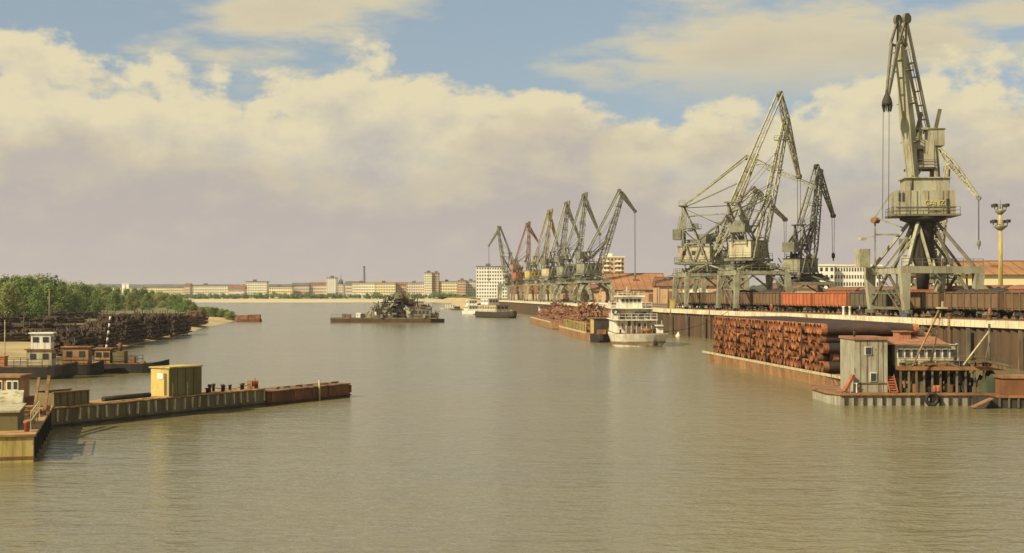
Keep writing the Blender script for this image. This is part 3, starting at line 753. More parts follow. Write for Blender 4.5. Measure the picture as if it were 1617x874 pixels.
class Crane:
    def __init__(s, label, X, Y, d, c, group='portal cranes on the quay', base=QZ):
        s.X, s.Y, s.base = X, Y, base; s.d = Vector(d).normalized(); s.c = c
        s.o = thing('portal_crane', label, 'crane', (X, Y, base), 0, group)
        tn = qt(Y); s.T = Vector((tn.x, tn.y, 0)); s.Nn = Vector((tn.y, -tn.x, 0)); s.S = Vector((-s.d.y, s.d.x, 0)); s.D = Vector((s.d.x, s.d.y, 0))
        s.yaw = math.atan2(s.d.y, s.d.x); s.py = math.atan2(s.T.y, s.T.x)
    def g(s, a, b, z): return s.Nn * a + s.T * b + Vector((0, 0, z))          # portal frame: a = inland, b = along the quay
    def p(s, r, t, z): return s.D * r + s.S * t + Vector((0, 0, z))            # slewing frame
    def px(s, px, py):                                                       # (r, z) of a photo position in the boom plane
        k = (px - CX) / F; r = (k * s.Y - s.X) / (s.d.x - k * s.d.y); return r, zat(py, s.Y + r * s.d.y) - s.base
    def bogies(s, gx, gy):
        for a in (-gx, gx):
            for b_ in (-gy, gy):
                c0 = s.g(a, b_, 0); m = MB().box(c0 + Vector((0, 0, .85)), (2.6, .6, .55), s.py)
                bo = m.build('bogie', s.c['dk'], s.o); wv = MB()
                for u in (-.8, .8): wv.tube(c0 + s.T * u - s.Nn * .12 + Vector((0, 0, .36)), c0 + s.T * u + s.Nn * .12 + Vector((0, 0, .36)), .36, .36, 10)
                wv.build('wheels', 'black', bo)
    def portal_box(s, gx, gy, hb, top):
        s.bogies(gx, gy)
        for b_ in (-gy, gy):
            for a in (-gx, gx):
                sg = 1 if a > 0 else -1
                MB().bar(s.g(a, b_, 1.05), s.g(a + sg * .25, b_, hb), .75, .75, 1.5, .95, side=tuple(s.Nn)).build('leg', s.c['main'], s.o)
            MB().bar(s.g(-gx - .9, b_, hb + .45), s.g(gx + .9, b_, hb + .45), .95, .95).build('portal_beam', s.c['main'], s.o)
        for a in (-gx, gx):
            MB().bar(s.g(a, -gy + .5, hb + .3), s.g(a, gy - .5, hb + .3), .7, .8).build('portal_beam', s.c['main'], s.o)
            m = MB(); m.bar(s.g(a, -gy, 1.3), s.g(a, gy, 1.3), .4); m.bar(s.g(a, -gy, 1.6), s.g(a, 0, hb), .32); m.bar(s.g(a, gy, 1.6), s.g(a, 0, hb), .32)
            m.bar(s.g(a, -gy * .5, 1.3), s.g(a, -gy * .5, hb), .22); m.bar(s.g(a, gy * .5, 1.3), s.g(a, gy * .5, hb), .22); m.bar(s.g(a, -gy, hb * .55), s.g(a, gy, hb * .55), .24)
            m.build('side_brace', s.c['dk'], s.o)
        k = 0
        for a in (-gx, gx):
            for b_ in (-gy, gy):
                m = MB(); m.bar(s.g(a * .96, b_ * .96, hb + .9), s.g(a * .26, b_ * .26, top), .42)
                m.bar(s.g(a * .3, b_, hb + .9), s.g(a * .22, b_ * .22, top - .4), .3); m.bar(s.g(a, b_ * .2, hb + .9), s.g(a * .2, b_ * .2, top - 1.2), .3)
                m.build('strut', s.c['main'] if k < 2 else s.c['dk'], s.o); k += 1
        MB().lathe((0, 0, 0), [(.8, hb - 2.2), (1.0, hb + .9), (1.6, hb + 2.2), (1.55, top - 1), (2.0, top)], 14).build('column', 'dark', s.o)
        MB().rail([s.g(-gx - .8, -gy - .4, hb + .95), s.g(gx + .8, -gy - .4, hb + .95)], 1.0, .07).build('railing', s.c['dk'], s.o)
        m = MB(); a0 = s.g(-gx - .6, -gy, 1.0); a1 = s.g(-gx - .6, gy * .6, hb + .9)
        for u in (-.35, .35): m.bar(a0 + s.Nn * u, a1 + s.Nn * u, .12)
        for k in range(16): q = a0 + (a1 - a0) * (k / 15); m.bar(q - s.Nn * .35, q + s.Nn * .35, .1)
        m.build('stairway', s.c['dk'], s.o)
    def portal_frame(s, gx, gy, hb, top, arch=False):
        s.bogies(gx, gy)
        for a in (-gx, gx):
            for b_ in (-gy, gy):
                m = MB()
                if arch:
                    pts = [s.g(a * u, b_ * u, 1.0 + (hb - 1) * v) for u, v in ((1.12, 0), (1.1, .3), (1.0, .6), (.82, .85), (.5, 1.0))]
                    for i in range(4): m.bar(pts[i], pts[i + 1], .9 + .12 * i, .9 + .1 * i, .9 + .12 * (i + 1), side=tuple(s.Nn))
                else:
                    m.bar(s.g(a, b_, 1.05), s.g(a * .92, b_ * .92, hb), .7, .7, 1.15, .9, side=tuple(s.Nn))
                m.build('leg', s.c['main'], s.o)
        for a in (-1, 1):
            MB().bar(s.g(a * gx * .92, -gy, hb + .35), s.g(a * gx * .92, gy, hb + .35), .7, .8).build('portal_beam', s.c['main'], s.o)
            MB().bar(s.g(-gx * .86, a * gy * .92, hb + .4), s.g(gx * .86, a * gy * .92, hb + .4), .6, .7).build('portal_beam', s.c['main'], s.o)
            for b_ in (-1, 1):
                MB().bar(s.g(a * gx * .9, b_ * gy * .92, hb * .62), s.g(a * gx * .9, b_ * gy * .3, hb), .3).build('knee_brace', s.c['main'], s.o)
                MB().bar(s.g(b_ * gx * .92, a * gy * .9, hb * .62), s.g(b_ * gx * .3, a * gy * .9, hb), .3).build('knee_brace', s.c['main'], s.o)
        m = MB(); n = 10
        for a in (-1, 1):
            for b_ in (-1, 1):
                m.bar(s.g(a * gx * .88, b_ * gy * .88, hb + .7), s.g(a * 1.9, b_ * 1.9, top - .3), .38); m.bar(s.g(a * gx * .88, b_ * gy * .88, hb + .7), s.g(a * 1.9, -b_ * 1.9, top - .3), .22)
        m.build('strut', s.c['main'], s.o)
        MB().lathe((0, 0, 0), [(2.3, hb + .3), (2.5, top - .6), (3.1, top - .5), (3.1, top)], 16).build('column', s.c['dk'], s.o)
        MB().rail([s.g(-gx, -gy, hb + .8), s.g(gx, -gy, hb + .8)], 1.0, .08).rail([s.g(-gx, -gy, hb + .8), s.g(-gx, gy, hb + .8)], 1.0, .08).build('railing', s.c['dk'], s.o)
    def house(s, z0, z1, r0, r1, wd, m_, win=True, sign=None):
        c0 = s.p((r0 + r1) / 2, 0, 0); L = r1 - r0
        MB().box(c0 + Vector((0, 0, z0 - .3)), (L + 1.2, wd + 1.4, .45), s.yaw).build('slewing_platform', s.c['dk'], s.o)
        h = MB().box(c0 + Vector((0, 0, (z0 + z1) / 2)), (L, wd, z1 - z0 - .15), s.yaw).build('machine_house', m_, s.o)
        MB().box(c0 + Vector((0, 0, z1 + .02)), (L + .3, wd + .3, .18), s.yaw).build('roof', s.c['dk'], h)
        if win:
            for sg in (-1, 1):
                for k in range(3):
                    u = r0 + L * (.2 + .3 * k); q = s.p(u, sg * wd / 2, z0 + (z1 - z0) * .58)
                    MB().box(q, (.8, .12, .9), s.yaw).build('window', 'glass', h)
        m = MB(); e = .55
        for sg in (-1, 1): m.rail([s.p(r0 - e, sg * (wd / 2 + .6), z0 - .05), s.p(r1 + e, sg * (wd / 2 + .6), z0 - .05)], 1.0, .07)
        m.rail([s.p(r0 - e, -wd / 2 - .6, z0 - .05), s.p(r0 - e, wd / 2 + .6, z0 - .05)], 1.0, .07)
        m.build('railing', s.c['dk'], s.o)
        return h
    def cab(s, r, t_, z, m_='craneOy'):
        h = MB().box(s.p(r, t_, z), (1.9, 1.7, 2.1), s.yaw).build('operator_cab', m_, s.o)
        MB().box(s.p(r + .96, t_, z + .25), (.08, 1.4, 1.1), s.yaw).build('window', 'glass', h)
        for sg in (-1, 1): MB().box(s.p(r + .1, t_ + sg * .86, z + .3), (1.3, .06, .9), s.yaw).build('window', 'glass', h)
        MB().box(s.p(r, t_, z + 1.12), (2.2, 2.0, .12), s.yaw).build('roof', s.c['dk'], h)
    def tower(s, z0, zt, rt, rb0, rb1, wd, t_=.34):
        m = MB()
        for sg in (-1, 1):
            A, B, T_ = s.p(rb0, sg * wd / 2, z0), s.p(rb1, sg * wd / 2, z0), s.p(rt, sg * wd * .32, zt)
            m.bar(A, T_, t_ * 1.2); m.bar(B, T_, t_)
            for k in (.3, .58, .8): m.bar(A.lerp(T_, k), B.lerp(T_, k), t_ * .7)
            m.bar(A.lerp(T_, .3), B, t_ * .6); m.bar(B.lerp(T_, .3), A.lerp(T_, .58), t_ * .6); m.bar(A.lerp(T_, .58), B.lerp(T_, .8), t_ * .6)
        for base_r in (rb0, rb1):
            for k in (.3, .6, 1.0): m.bar(s.p(base_r, -wd / 2, z0).lerp(s.p(rt, -wd * .32, zt), k), s.p(base_r, wd / 2, z0).lerp(s.p(rt, wd * .32, zt), k), t_ * .8)
            m.bar(s.p(base_r, -wd / 2, z0), s.p(base_r, wd / 2, z0).lerp(s.p(rt, wd * .32, zt), .6), t_ * .55)
        tw = m.build('tower', s.c['main'], s.o)
        MB().box(s.p(rt, 0, zt + .05), (1.6, wd * .64 + 1.0, .25), s.yaw).rail([s.p(rt - .7, -wd * .32, zt + .2), s.p(rt + .7, -wd * .32, zt + .2)], .9, .07).build('platform', s.c['dk'], tw)
        return tw
    def boom(s, a, b_, w0, w1, dep, n, t_, solid=False):
        A, B = s.p(a[0], 0, a[1]), s.p(b_[0], 0, b_[1])
        if solid:
            m = MB(); M_ = A.lerp(B, .45)
            m.bar(A, M_, w0 * .75, dep * .7, w0, dep, side=tuple(s.S)); m.bar(M_, B, w0, dep, w1, dep * .55, side=tuple(s.S))
        else: m = MB().lattice(A, B, s.S, [(0, w0, .5), (.12, w0, dep * .9), (.45, (w0 + w1) / 2 * 1.05, dep), (1, w1, .5)], n, t_)
        bo = m.build('boom', s.c['boom'], s.o)
        pm = MB()
        for k in (.35, .62, .85):
            q = A.lerp(B, k); pm.box(q + Vector((0, 0, -.5)) - s.D * .4, (1.1, w0 + .9, .12), s.yaw)
            pm.rail([q - s.D * .9 + s.S * (w0 / 2 + .4) + Vector((0, 0, -.45)), q - s.D * .9 - s.S * (w0 / 2 + .4) + Vector((0, 0, -.45))], .8, .07)
        pm.build('catwalk', s.c['dk'], bo)
        return bo
    def jib(s, rear, piv, tip, t_, wd, dep, n=8):
        A, B, Pv = s.p(rear[0], 0, rear[1]), s.p(tip[0], 0, tip[1]), s.p(piv[0], 0, piv[1])
        # two side girders meeting at the tip, lattice between, with a deep knuckle at the boom head
        m = MB(); L = (B - A).length; u = max(.12, min(.6, (Pv - A).dot(B - A) / L / L))
        m.lattice(A, B, s.S, [(0, wd * .7, .4), (u, wd, dep), (1, .5, .35)], n, t_)
        for sg in (-.5, .5): m.bar(Pv + s.S * wd * sg, A + (B - A) * u + s.S * wd * sg, t_ * 1.4)
        j = m.build('jib', s.c['boom'], s.o)
        for q, r in ((A, .55), (B, .5)):
            MB().tube(q - s.S * .45, q + s.S * .45, r, r, 12).build('sheave', s.c['dk'], j)
        return j
    def tie(s, a, b_, wd, t_, m_=None):
        m = MB()
        for sg in (-.5, .5): m.bar(s.p(a[0], sg * wd, a[1]), s.p(b_[0], sg * wd, b_[1]), t_)
        A = [s.p(a[0], sg * wd, a[1]) for sg in (-.5, .5)]; B = [s.p(b_[0], sg * wd, b_[1]) for sg in (-.5, .5)]
        for k in range(1, 8): m.bar(A[0].lerp(B[0], k / 8), A[1].lerp(B[1], k / 8), t_ * .6)
        m.build('tie_rod', m_ or s.c['boom'], s.o)
    def counterweight(s, piv, r, z, size, to=None):
        m = MB()
        for sg in (-1, 1): m.bar(s.p(piv[0], sg * size[1] * .42, piv[1]), s.p(r, sg * size[1] * .42, z), .3, .5)
        if to: 
            for sg in (-1, 1): m.bar(s.p(piv[0], sg * size[1] * .3, piv[1]), s.p(to[0], sg * .6, to[1]), .2)
        m.build('counterweight_lever', s.c['main'], s.o)
        MB().box(s.p(r, 0, z), size, s.yaw).build('counterweight', s.c['cw'], s.o)
    def rope(s, tip, zb, hook='hook', sp=.35):
        m = MB()
        for sg in (-sp, sp): m.tube(s.p(tip[0], sg, tip[1]), s.p(tip[0], sg * .6, zb), .06, .06, 5)
        m.build('hoist_rope', 'rope', s.o)
        q = s.p(tip[0], 0, zb)
        if hook == 'hook':
            MB().lathe(q, [(.12, .1), (.42, -.2), (.42, -1.0), (.16, -1.3), (.1, -1.9)], 10).build('hook_block', s.c['dk'], s.o)
        elif hook == 'grab': s.grab(q)
    def grab(s, q):
        h = MB().box(q + Vector((0, 0, -.3)), (.7, 1.3, .5), s.yaw)
        for k in range(4): h.bar(q + Vector((0, 0, -.5)), q + s.p(*( (.7, .6), (-.7, .6), (.7, -.6), (-.7, -.6))[k], -1.7), .14)
        h.build('grab_head', 'dark', s.o)
        for sg in (-1, 1):
            m = MB(); ring = []
            for tt in (-.9, .9): ring.append([q + s.p(sg * a, tt, z) for a, z in ((.05, -1.5), (1.15, -1.5), (1.3, -2.2), (.8, -2.9), (.05, -3.2))])
            m.loft(ring); m.build('grab_jaw', 'dark', s.o)

cA = dict(main='craneA', dk='craneAd', boom='craneA', cw='craneAd')
cO = dict(main='craneO', dk='craneG', boom='craneOy', cw='craneG')
cG = dict(main='craneO', dk='craneG', boom='craneO', cw='craneG')
cD = dict(main='craneG', dk='dark', boom='craneG', cw='craneG')
cR = dict(main='craneR', dk='craneG', boom='craneR', cw='craneR')
cY = dict(main='craneY', dk='craneO', boom='craneY', cw='craneO')

# --- the large crane with the tall cream house, nearest on the quay
Yc = 195.2; k = Crane('largest portal crane, cream tower house on a dark column, boom raised steeply', qx(Yc) + 8.6, Yc, (-.80, -.60), cA)
k.portal_box(5.25, 5.25, 6.1, 13.3)
MB().lathe((0, 0, 13.3), [(2.3, 0), (3.1, .3), (3.2, .95)], 18).build('slewing_ring', 'dark', k.o)
# machine house squarely facing the river traffic
hy = k.yaw + math.pi / 2
def hp(x, y, z):                       # house frame: x right, y back (house turned a little towards the camera)
    a = R(-6); return Vector((x * math.cos(a) - y * math.sin(a), x * math.sin(a) + y * math.cos(a), z))
def hbox(m, x0, x1, y0, y1, z0, z1): return m.box(hp((x0 + x1) / 2, (y0 + y1) / 2, (z0 + z1) / 2), (x1 - x0, y1 - y0, z1 - z0), R(-6))
m = hbox(MB(), -4.0, 4.0, -2.6, 3.2, 14.32, 17.6); hs_ = m.build('machine_house', 'craneA', k.o)
hbox(hbox(MB(), -2.6, 3.2, -2.2, 2.8, 17.61, 19.3), -2.9, 3.5, -2.5, 3.1, 19.31, 19.45).build('upper_storey', 'craneA', hs_)
m = MB()
for xx in (-1.2, .3, 2.3, 3.0): hbox(m, xx - .06, xx + .06, -2.68, -2.605, 14.4, 17.5)
hbox(m, -4.05, 4.05, -2.7, -2.61, 15.2, 15.32); m.build('panel_seams', 'craneAd', hs_)
for xx, z_ in ((-3.6, 16.7), (-3.1, 16.7)): hbox(MB(), xx - .12, xx + .12, -2.72, -2.61, z_ - .6, z_ + .6).build('window', 'glass', hs_)
hbox(MB(), 2.72, 3.1, -2.72, -2.61, 14.4, 16.4).build('door', 'dark', hs_)
tm = text_mesh('GANZ', 1.0, .03, 'yellow'); q = link('lettering', tm, hs_, hp(1.15, -2.69, 15.5)); q.rotation_euler = (R(90), 0, R(-6)); q.scale = (.95, 1, 1)
hbox(MB(), .2, 2.0, -2.72, -2.61, 14.62, 14.85).build('name_plate', 'craneAd', hs_)
hbox(MB(), -4.6, 4.6, -3.2, 3.8, 14.05, 14.3).build('slewing_platform', 'craneAd', k.o)
MB().rail([hp(-4.5, -3.1, 14.3), hp(4.5, -3.1, 14.3)], 1.0, .06).rail([hp(-4.5, -3.1, 14.3), hp(-4.5, 3.6, 14.3)], 1.0, .06).build('railing', 'craneAd', k.o)
# tower block above the house with the counterweight box
m = MB()
for sx in (-1.2, 1.6):
    for sy in (-1.5, 1.5): m.bar(hp(sx, sy, 19.4), hp(sx * .5 + .3, sy * .8, 26.4), .42)
for z_ in (21.0, 23.2, 26.3):
    for sy in (-1.4, 1.4): m.bar(hp(-1.1, sy, z_), hp(1.5, sy, z_), .28)
for sy in (-1.4, 1.4): m.bar(hp(-1.1, sy, 19.5), hp(1.3, sy, 23.2), .24); m.bar(hp(1.5, sy, 21), hp(-.7, sy, 26.2), .24)
m.build('tower', 'craneA', k.o)
hbox(MB(), -2.0, 1.3, -1.7, 1.9, 20.9, 24.7).build('winch_house', 'craneA', k.o)
hbox(hbox(MB(), -2.2, 1.5, -1.9, 2.1, 20.6, 20.88), -1.4, -.2, -1.78, -1.71, 21.4, 23.4).build('winch_platform', 'dark', k.o)
MB().rail([hp(-2.2, -1.9, 20.9), hp(1.5, -1.9, 20.9)], 1.0, .06).build('railing', 'craneAd', k.o)
hbox(MB(), .6, 2.75, -1.6, 1.6, 23.9, 26.1).build('counterweight', 'craneA', k.o)
hbox(MB(), .5, 2.85, -1.7, 1.7, 26.11, 26.3).build('counterweight_lid', 'craneAd', k.o)
m = MB()
for sy in (-1.1, 1.1): m.bar(hp(1.7, sy, 23.9), hp(2.0, sy, 19.4), .35, .5); m.bar(hp(.9, sy, 24), hp(-.5, sy, 21), .3)
m.bar(hp(-2.0, -2.4, 17.6), hp(-1.0, -1.5, 23.6), .22); m.build('back_stay', 'craneAd', k.o)
m = MB()
for x0_, z0_, x1_, z1_ in ((-1.0, 25.8, -.3, 28.6), (1.6, 26.3, 2.2, 29.0), (-1.5, 24.6, -.9, 26.4)): m.bar(hp(x0_, -1.2, z0_), hp(x1_, -1.2, z1_), .28, .5)
m.build('lever_arms', 'craneAd', k.o)
k.boom((2.0, 18.0), (4.9, 37.6), 1.75, 1.15, 1.2, 10, .3, solid=True)
# short A-frame on the boom head and the folded-down jib
m = MB()
for sg in (-.7, .7): m.bar(k.p(4.5, sg, 37.4), k.p(4.3, sg, 41.4), .3); m.bar(k.p(6.0, sg, 37.8), k.p(4.5, sg, 41.2), .28)
m.bar(k.p(4.6, -.8, 37.7), k.p(6.0, -.8, 37.8), .3); m.bar(k.p(4.6, .8, 37.7), k.p(6.0, .8, 37.8), .3); m.build('head_frame', 'craneAd', k.o)
j = MB()
for sg in (-.62, .62): j.bar(k.p(5.9, sg, 37.9), k.p(7.6, sg * .35, 30.6), .34, .45, .26, .3)
for u in (.2, .45, .7): j.bar(k.p(5.9 + 1.7 * u, -.55, 37.9 - 7.3 * u), k.p(5.9 + 1.7 * u, .55, 37.9 - 7.3 * u), .16)
jj = j.build('jib', 'craneAd', k.o)
for sg in (-.75, .75): MB().tube(k.p(4.35, sg - .22, 41.3), k.p(4.35, sg + .22, 41.3), .75, .75, 14).build('sheave', 'craneAd', jj)
# grab hoisted up under the jib tip
gq = k.p(7.7, 0, 31.2)
MB().lathe(gq, [(.14, 0), (.28, -.5), (.62, -1.3), (.74, -1.8), (.7, -2.1)], 10).build('grab_head', 'dark', k.o)
for i in range(6):
    a_ = i * math.pi / 3; MB().bar(gq + Vector((math.cos(a_) * .62, math.sin(a_) * .62, -2.0)), gq + Vector((math.cos(a_) * .5, math.sin(a_) * .5, -3.0)), .3, .16, .1, .1).build('grab_tine', 'dark', k.o)
MB().tube(k.p(7.9, -.5, 29), k.p(8.1, -.5, 13.5), .045, .045, 5).tube(k.p(7.9, .5, 29), k.p(8.1, .5, 13.5), .045, .045, 5).build('hoist_rope', 'rope', k.o)
k.tie((-.9, 25.8), (4.3, 41.2), 1.2, .34)
m = MB().tube(k.p(-1.5, .3, 25), k.p(4.0, .3, 41.3), .05, .05, 5).tube(k.p(-2.2, -.3, 24), k.p(4.0, -.3, 41.4), .05, .05, 5); m.build('luffing_rope', 'rope', k.o)
# lower operator cabin and red lamp bracket on the left
MB().box(k.g(-7.4, 3.4, 8.3), (1.4, 1.6, 2.6), k.py).build('lower_cabin', 'craneOy', k.o)
m = MB().bar(k.g(-6.2, 2.0, 7.2), k.g(-6.2, 2.0, 14.2), .22).bar(k.g(-6.2, 2, 14), k.g(-4.4, 1, 17.2), .2).bar(k.g(-6.2, 2, 11.6), k.g(-3.0, 1, 11.6), .25).bar(k.g(-6.2, 2, 14), k.g(-3, 0, 12.5), .2)
m.build('bracket', 'craneO', k.o); MB().tube(k.g(-6.7, 1.7, 13.6), k.g(-5.7, 2.1, 13.6), .42, .42, 12).build('cable_reel', 'rusty', k.o)
MB().box(k.g(-8.0, 2.4, 11.0), (1.2, .8, .35), k.py).bar(k.g(-8.0, 2.4, 11.0), k.g(-6.2, 2, 11.4), .12).build('floodlight', 'craneOy', k.o)

def std(label, X, Y, d, c, apex, tip, rear, ttop, hook_y=None, arch=False, t_=.26, piv=(2.2, 11.2), hb=6.8, zt=9.2, hm='housecream', cwr=-5.5, rope=True, group='portal cranes on the quay', cabm='craneOy', hook='hook', pix=True, bw=2.0):
    k = Crane(label, X, Y, d, c, group)
    k.portal_frame(5.25, 5.25, hb, zt, arch)
    k.house(zt + .75, zt + 4.0, -5.2, 1.6, 4.6, hm); k.cab(3.0, 2.0, zt + 2.2, cabm)
    cv = k.px if pix else (lambda a, b_: (a, b_))
    A, T_, Rr, Tt = cv(*apex), cv(*tip), cv(*rear), cv(*ttop)
    k.tower(zt + .2, Tt[1], Tt[0], -4.2, 1.2, 3.4, t_ * 1.25)
    k.boom(piv, A, bw, bw * .5, bw * .7, 9, t_)
    k.jib(Rr, A, T_, t_ * .9, bw * .55, bw * .6, 7)
    k.tie(Tt, Rr, 1.3, t_ * 1.1)
    for sg in (-1, 1):
        m = MB(); w_ = sg * 2.75
        for r0, r1 in ((-5.0, -2.0), (-2.0, 1.2)):
            m.bar(k.p(r0, w_, zt + .3), k.p((r0 + r1) / 2, w_, zt + 4.6), .24); m.bar(k.p(r1, w_, zt + .3), k.p((r0 + r1) / 2, w_, zt + 4.6), .24)
        m.bar(k.p(-5.0, w_, zt + .3), k.p(1.2, w_, zt + .3), .26); m.bar(k.p(-3.5, w_, zt + 4.6), k.p(-.4, w_, zt + 4.6), .22)
        m.build('side_truss', c['main'], k.o)
        m = MB()
        for a0, b0, a1, b1 in ((-5.25, sg * 5.25, 0, sg * 3.0), (5.25, sg * 5.25, 0, sg * 3.0)): m.bar(k.g(a0, b0, hb + .6), k.g(a1, b1, zt + .2), .3)
        m.build('portal_truss', c['boom'], k.o)
    mid_ = (piv[0] + (A[0] - piv[0]) * .42, piv[1] + (A[1] - piv[1]) * .42)
    k.counterweight((Tt[0] - .3, Tt[1] - 2.2), cwr, zt + 6.6, (1.8, 3.4, 2.2), mid_)
    m = MB().bar(k.p(-1.0, .5, zt + 5.5), k.p(mid_[0], .5, mid_[1]), .3).bar(k.p(-1.0, -.5, zt + 5.5), k.p(mid_[0], -.5, mid_[1]), .3); m.build('luffing_rack', c['dk'], k.o)
    m = MB()
    for sg in (-.3, .3): m.tube(k.p(Tt[0], sg, Tt[1]), k.p(Rr[0], sg, Rr[1] + .5), .05, .05, 4); m.tube(k.p(Rr[0], sg, Rr[1] + .5), k.p(T_[0], sg, T_[1] + .5), .05, .05, 4)
    m.build('luffing_rope', 'rope', k.o)
    # stairs, ladders, small platforms and cable runs
    m = MB(); a0, a1 = k.g(-5.6, -4.5, 1.0), k.g(-5.6, 3.5, hb + .8)
    for u in (-.35, .35): m.bar(a0 + k.Nn * u, a1 + k.Nn * u, .12)
    for i in range(12): q = a0.lerp(a1, i / 11); m.bar(q - k.Nn * .35, q + k.Nn * .35, .1)
    m.rail([a0 + k.Nn * .4, a1 + k.Nn * .4], .9, .06, 1.2); m.build('stairway', c['dk'], k.o)
    for u, r_ in ((.35, -3.2), (.62, -2.2)):
        zz_ = zt + (Tt[1] - zt) * u; pl = MB().box(k.p(r_, 0, zz_), (2.6, 3.8, .14), k.yaw); pl.rail([k.p(r_ - 1.3, -1.9, zz_), k.p(r_ + 1.3, -1.9, zz_)], 1.0, .07).rail([k.p(r_ - 1.3, 1.9, zz_), k.p(r_ + 1.3, 1.9, zz_)], 1.0, .07)
        pl.box(k.p(r_ + .2, .6, zz_ + .6), (1.2, 1.0, 1.1), k.yaw); pl.build('service_platform', c['dk'], k.o)
    m = MB()
    for u in (.28, .5, .75):
        for sg in (-.5, .5): m.tube(k.p(Tt[0], sg, Tt[1] - .4), k.p(piv[0] + (A[0] - piv[0]) * u, sg * 1.2, piv[1] + (A[1] - piv[1]) * u), .045, .045, 4)
    stuff(m.build('stay_cables', 'rope', k.o))
    m = MB(); q0, q1 = k.p(piv[0] - .2, .0, piv[1]), k.p(A[0] - .1, 0, A[1])
    m.bar(q0 - k.D * .9, q1 - k.D * .6, .1); m.build('boom_ladder', c['dk'], k.o)
    rs = random.Random(int(Y)); m = MB()
    for _ in range(26):
        q = k.g(rs.uniform(-4.5, 4.5), rs.uniform(-4.5, 4.5), rs.uniform(hb + .5, zt + .4)); v_ = Vector((rs.gauss(0, 1), rs.gauss(0, 1), rs.gauss(0, .7))).normalized() * rs.uniform(.5, 1.8)
        if rs.random() < .65: m.bar(q - v_, q + v_, rs.uniform(.12, .26))
        else: m.box(q, (rs.uniform(.5, 1.4), rs.uniform(.5, 1.4), rs.uniform(.5, 1.2)), rs.uniform(0, 3))
    stuff(m.build('slewing_gear', c['dk'], k.o))
    if rope: k.rope(T_, zat(hook_y, k.Y + T_[0] * k.d.y) - QZ if hook_y else 4.0, hook)
    return k
def onq(Y, off=8.6): return qx(Y) + off
std('tallest lattice portal crane with jib bent down, left of the big cream crane', onq(263.5), 263.5, (.62, .78), cO, (1243, 186), (1262, 279), (1232, 148), (1158, 320), 430, t_=.24)
std('lattice portal crane with low outstretched boom, left of the tallest lattice crane', onq(294), 294, (.95, -.30), cO, (1196, 243), (1286, 296), (1180, 249), (1079, 326), 400, t_=.22)
std('grey lattice crane squeezed behind the tallest one, jib drooping right', at(1138, 322).x, 322, (.8, .6), cO, (1197, 302), (1240, 347), (1190, 298), (1140, 352), 410, t_=.22, group='portal cranes behind the wagons')
std('dark green portal crane standing back between the lattice cranes and the big crane', at(1272, 318).x, 318, (.75, .66), cD, (1296, 268), (1316, 341), (1290, 263), (1262, 356), 400, t_=.26, hb=5.2, zt=7.2, hm='craneO', group='portal cranes behind the wagons')
std('portal crane hidden behind the big crane, its jib drooping to the right', at(1470, 300).x, 300, (.85, -.5), cO, (1497, 262), (1546, 313), (1481, 231), (1464, 296), 380, t_=.34, group='portal cranes behind the wagons', hb=5.5, zt=7.5, bw=2.6, piv=(1.2, 10.5))
# --- the far group, nearest first
std('far crane with arched portal legs and hook hanging by the orange block', onq(458), 458, (.86, .5), cG, (984, 306), (1003, 334), (978, 301), (928, 398), 432, True, .27, hm='craneO')
std('far crane second from the orange block, jib forming a tall inverted V', onq(505), 505, (.9, .42), cG, (926, 304), (947, 370), (921, 308), (895, 392), 450, True, .27, hm='craneO')
std('grey far crane in the middle of the crowded group', onq(550), 550, (.8, .6), cO, (898, 317), (914, 374), (893, 321), (872, 398), 455, False, .28)
std('yellow far crane in the crowded group', onq(606), 606, (.9, .42), cY, (872, 330), (881, 388), (866, 333), (845, 405), 455, False, .29, hm='yellow')
std('red far crane left of the yellow one', onq(660), 660, (.9, .42), cR, (836, 350), (851, 384), (832, 354), (814, 410), 455, False, .30, hm='red')
std('farthest crane at the left end of the quay, jib pointing left over the river', onq(715), 715, (-.9, -.42), cG, (786, 357), (772, 388), (790, 359), (806, 400), 440, False, .30, hm='craneR')

# lattice floodlight mast on the right
p = at(1580, 232, QZ); hm_ = zat(330, 232) - QZ
o = thing('floodlight_mast', 'yellow floodlight mast with two platforms near the right edge', 'light mast', p)
MB().tube((0, 0, -.1), (0, 0, hm_), .42, .26, 10).build('pole', 'yellow', o)
for z_, r_ in ((zat(357, 232) - QZ, 1.2), (hm_ - .2, 1.0)):
    pl = MB().lathe((0, 0, z_), [(.3, -.8), (r_, -.1), (r_, .1)], 10).build('platform', 'craneOy', o)
    MB().rail([(math.cos(a * math.pi / 4) * r_, math.sin(a * math.pi / 4) * r_, z_ + .1) for a in range(9)], .8, .06).build('railing', 'craneG', pl)
    for a in range(4):
        aa = a * math.pi / 2 + .6; MB().box((math.cos(aa) * (r_ + .35), math.sin(aa) * (r_ + .35), z_ + .75), (.55, .55, .5), aa).build('floodlight', 'dark', pl)
MB().tube((0, 0, hm_), (0, 0, hm_ + 1.5), .08, .04, 6).build('lightning_rod', 'craneG', o)

